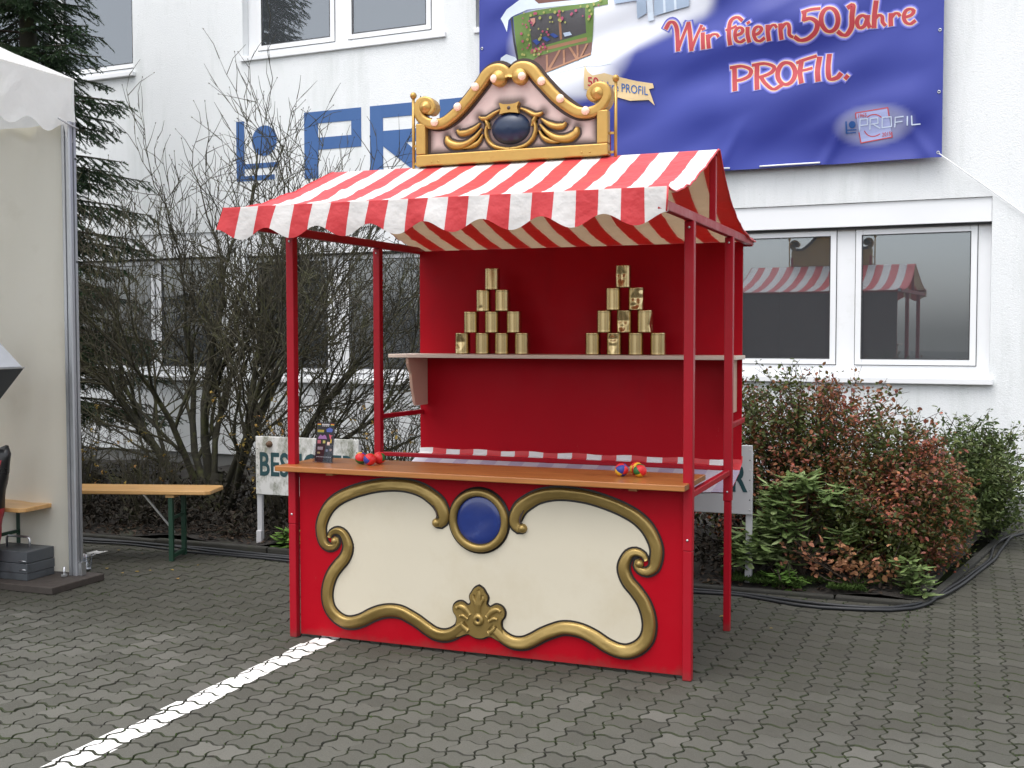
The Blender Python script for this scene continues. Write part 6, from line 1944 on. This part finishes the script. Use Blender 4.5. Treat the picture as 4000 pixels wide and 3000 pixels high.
for k in range(6500):
    x = rg.uniform(-7.5, 3.9); y = rg.uniform(1.94, 3.2)
    if x > bed_edge_x(y)-0.08: continue
    z = 0.05+0.045*noise.noise(Vector((x*1.3, y*1.3, 1)))+0.02*noise.noise(Vector((x*6, y*6, 2)))+0.05*min(1, (y-1.9)/1.5)
    d = rvec(rg); d.z *= 0.25
    leaf(lv, Vector((x, y, z-0.005+rg.random()*0.012)), d, Vector((rg.uniform(-.3, .3), rg.uniform(-.3, .3), 1)), rg.uniform(0.025, 0.06), rg.uniform(0.015, 0.035))
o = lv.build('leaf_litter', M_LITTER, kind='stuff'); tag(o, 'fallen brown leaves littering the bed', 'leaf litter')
lv = MB()
for k in range(5200):
    x = rg.uniform(1.75, 3.0); y = 1.94+rg.random()**1.5*0.25
    if noise.noise(Vector((x*3, y*3, 6))) < -0.15: continue
    leaf(lv, Vector((x, y, 0.045+0.02*rg.random())), Vector((rg.uniform(-1, 1), rg.uniform(-1, 1), rg.uniform(0.2, 1.2))), Vector((0, 0, 1)), rg.uniform(0.012, 0.03), 0.008)
o = lv.build('moss', M_MOSS, kind='stuff'); tag(o, 'green moss strip behind the kerb at the right', 'moss')
lv = MB()
for k in range(5200):            # moss and seedlings growing out of the paving joints
    if rg.random() < 0.5:
        x = rg.uniform(-3.2, 3.6); y = 1.86-abs(rg.gauss(0, 0.22))
    else:
        x = rg.uniform(-4, 5); y = rg.uniform(-2.4, 1.8)
    if noise.noise(Vector((x*1.7, y*1.7, 11))) < 0.08: continue
    if rg.random() < 0.5: x = PX0+round((x-PX0)/PXP)*PXP+rg.gauss(0, 0.006)
    else: y = PY0+round((y-PY0)/PYP)*PYP+rg.gauss(0, 0.006)
    if not paved(x, y): continue
    leaf(lv, Vector((x, y, -0.006)), Vector((rg.uniform(-1, 1), rg.uniform(-1, 1), rg.uniform(0.5, 1.6))), Vector((0, 0, 1)), rg.uniform(0.008, 0.018), 0.006)
o = lv.build('joint_weeds', M_MOSS, kind='stuff'); tag(o, 'moss and tiny weeds growing in the paving joints', 'weeds')
fl_mesh = None
for k in range(26):
    if k < 18: x = rg.uniform(-2.6, 3.4); y = rg.uniform(0.9, 1.6) if x < -0.2 or x > 2.2 else rg.uniform(1.2, 1.6)
    else: x = rg.uniform(3.3, 4.3); y = rg.uniform(0.8, 4.0); x = max(x, bed_edge_x(y)+0.3)
    if fl_mesh is None:
        q = MB(); leaf(q, Vector((-0.02, 0, 0.004)), Vector((1, 0, 0.03)), Vector((0, 0, 1)), 0.042, 0.026, 0.15)
        o = q.build('fallen_leaf', M_YELLOW); fl_mesh = o
    else:
        o = fl_mesh.copy(); COL.objects.link(o)
    o.location = (x, y, 0.002); o.rotation_euler = (0, 0, rg.uniform(0, 6.28)); s = rg.uniform(0.45, 0.95); o.scale = (s, s, s)
    tag(o, 'single fallen leaf lying on the grey paving', 'leaf', 'fallen leaves on the paving')
for k, (x, y, r) in enumerate([(3.98, 5.2, 0.09), (4.15, 5.22, 0.11), (3.86, 5.25, 0.07)]):
    m = MB(); n = 12
    for i in range(9):
        th = math.pi*i/8
        for j in range(n):
            a = 2*math.pi*j/n
            v = Vector((math.sin(th)*math.cos(a), math.sin(th)*math.sin(a), math.cos(th)))
            q = 1+0.3*noise.noise(v*1.6+Vector((k*5, 0, 0)))
            m.v.append((x+v.x*r*q*1.2, y+v.y*r*q, r*0.62+v.z*r*0.75*q))
    for i in range(8):
        for j in range(n):
            m.f.append((i*n+j, (i+1)*n+j, (i+1)*n+(j+1) % n, i*n+(j+1) % n)); m.m.append(0); m.s.append(True)
    o = m.build('rock', M_KERB, at=(x, y, 0)); tag(o, ['grey rock at the foot of the facade, the middle one', 'largest grey rock at the foot of the facade', 'smallest grey rock at the foot of the facade'][k], 'rock', 'rocks by the facade')
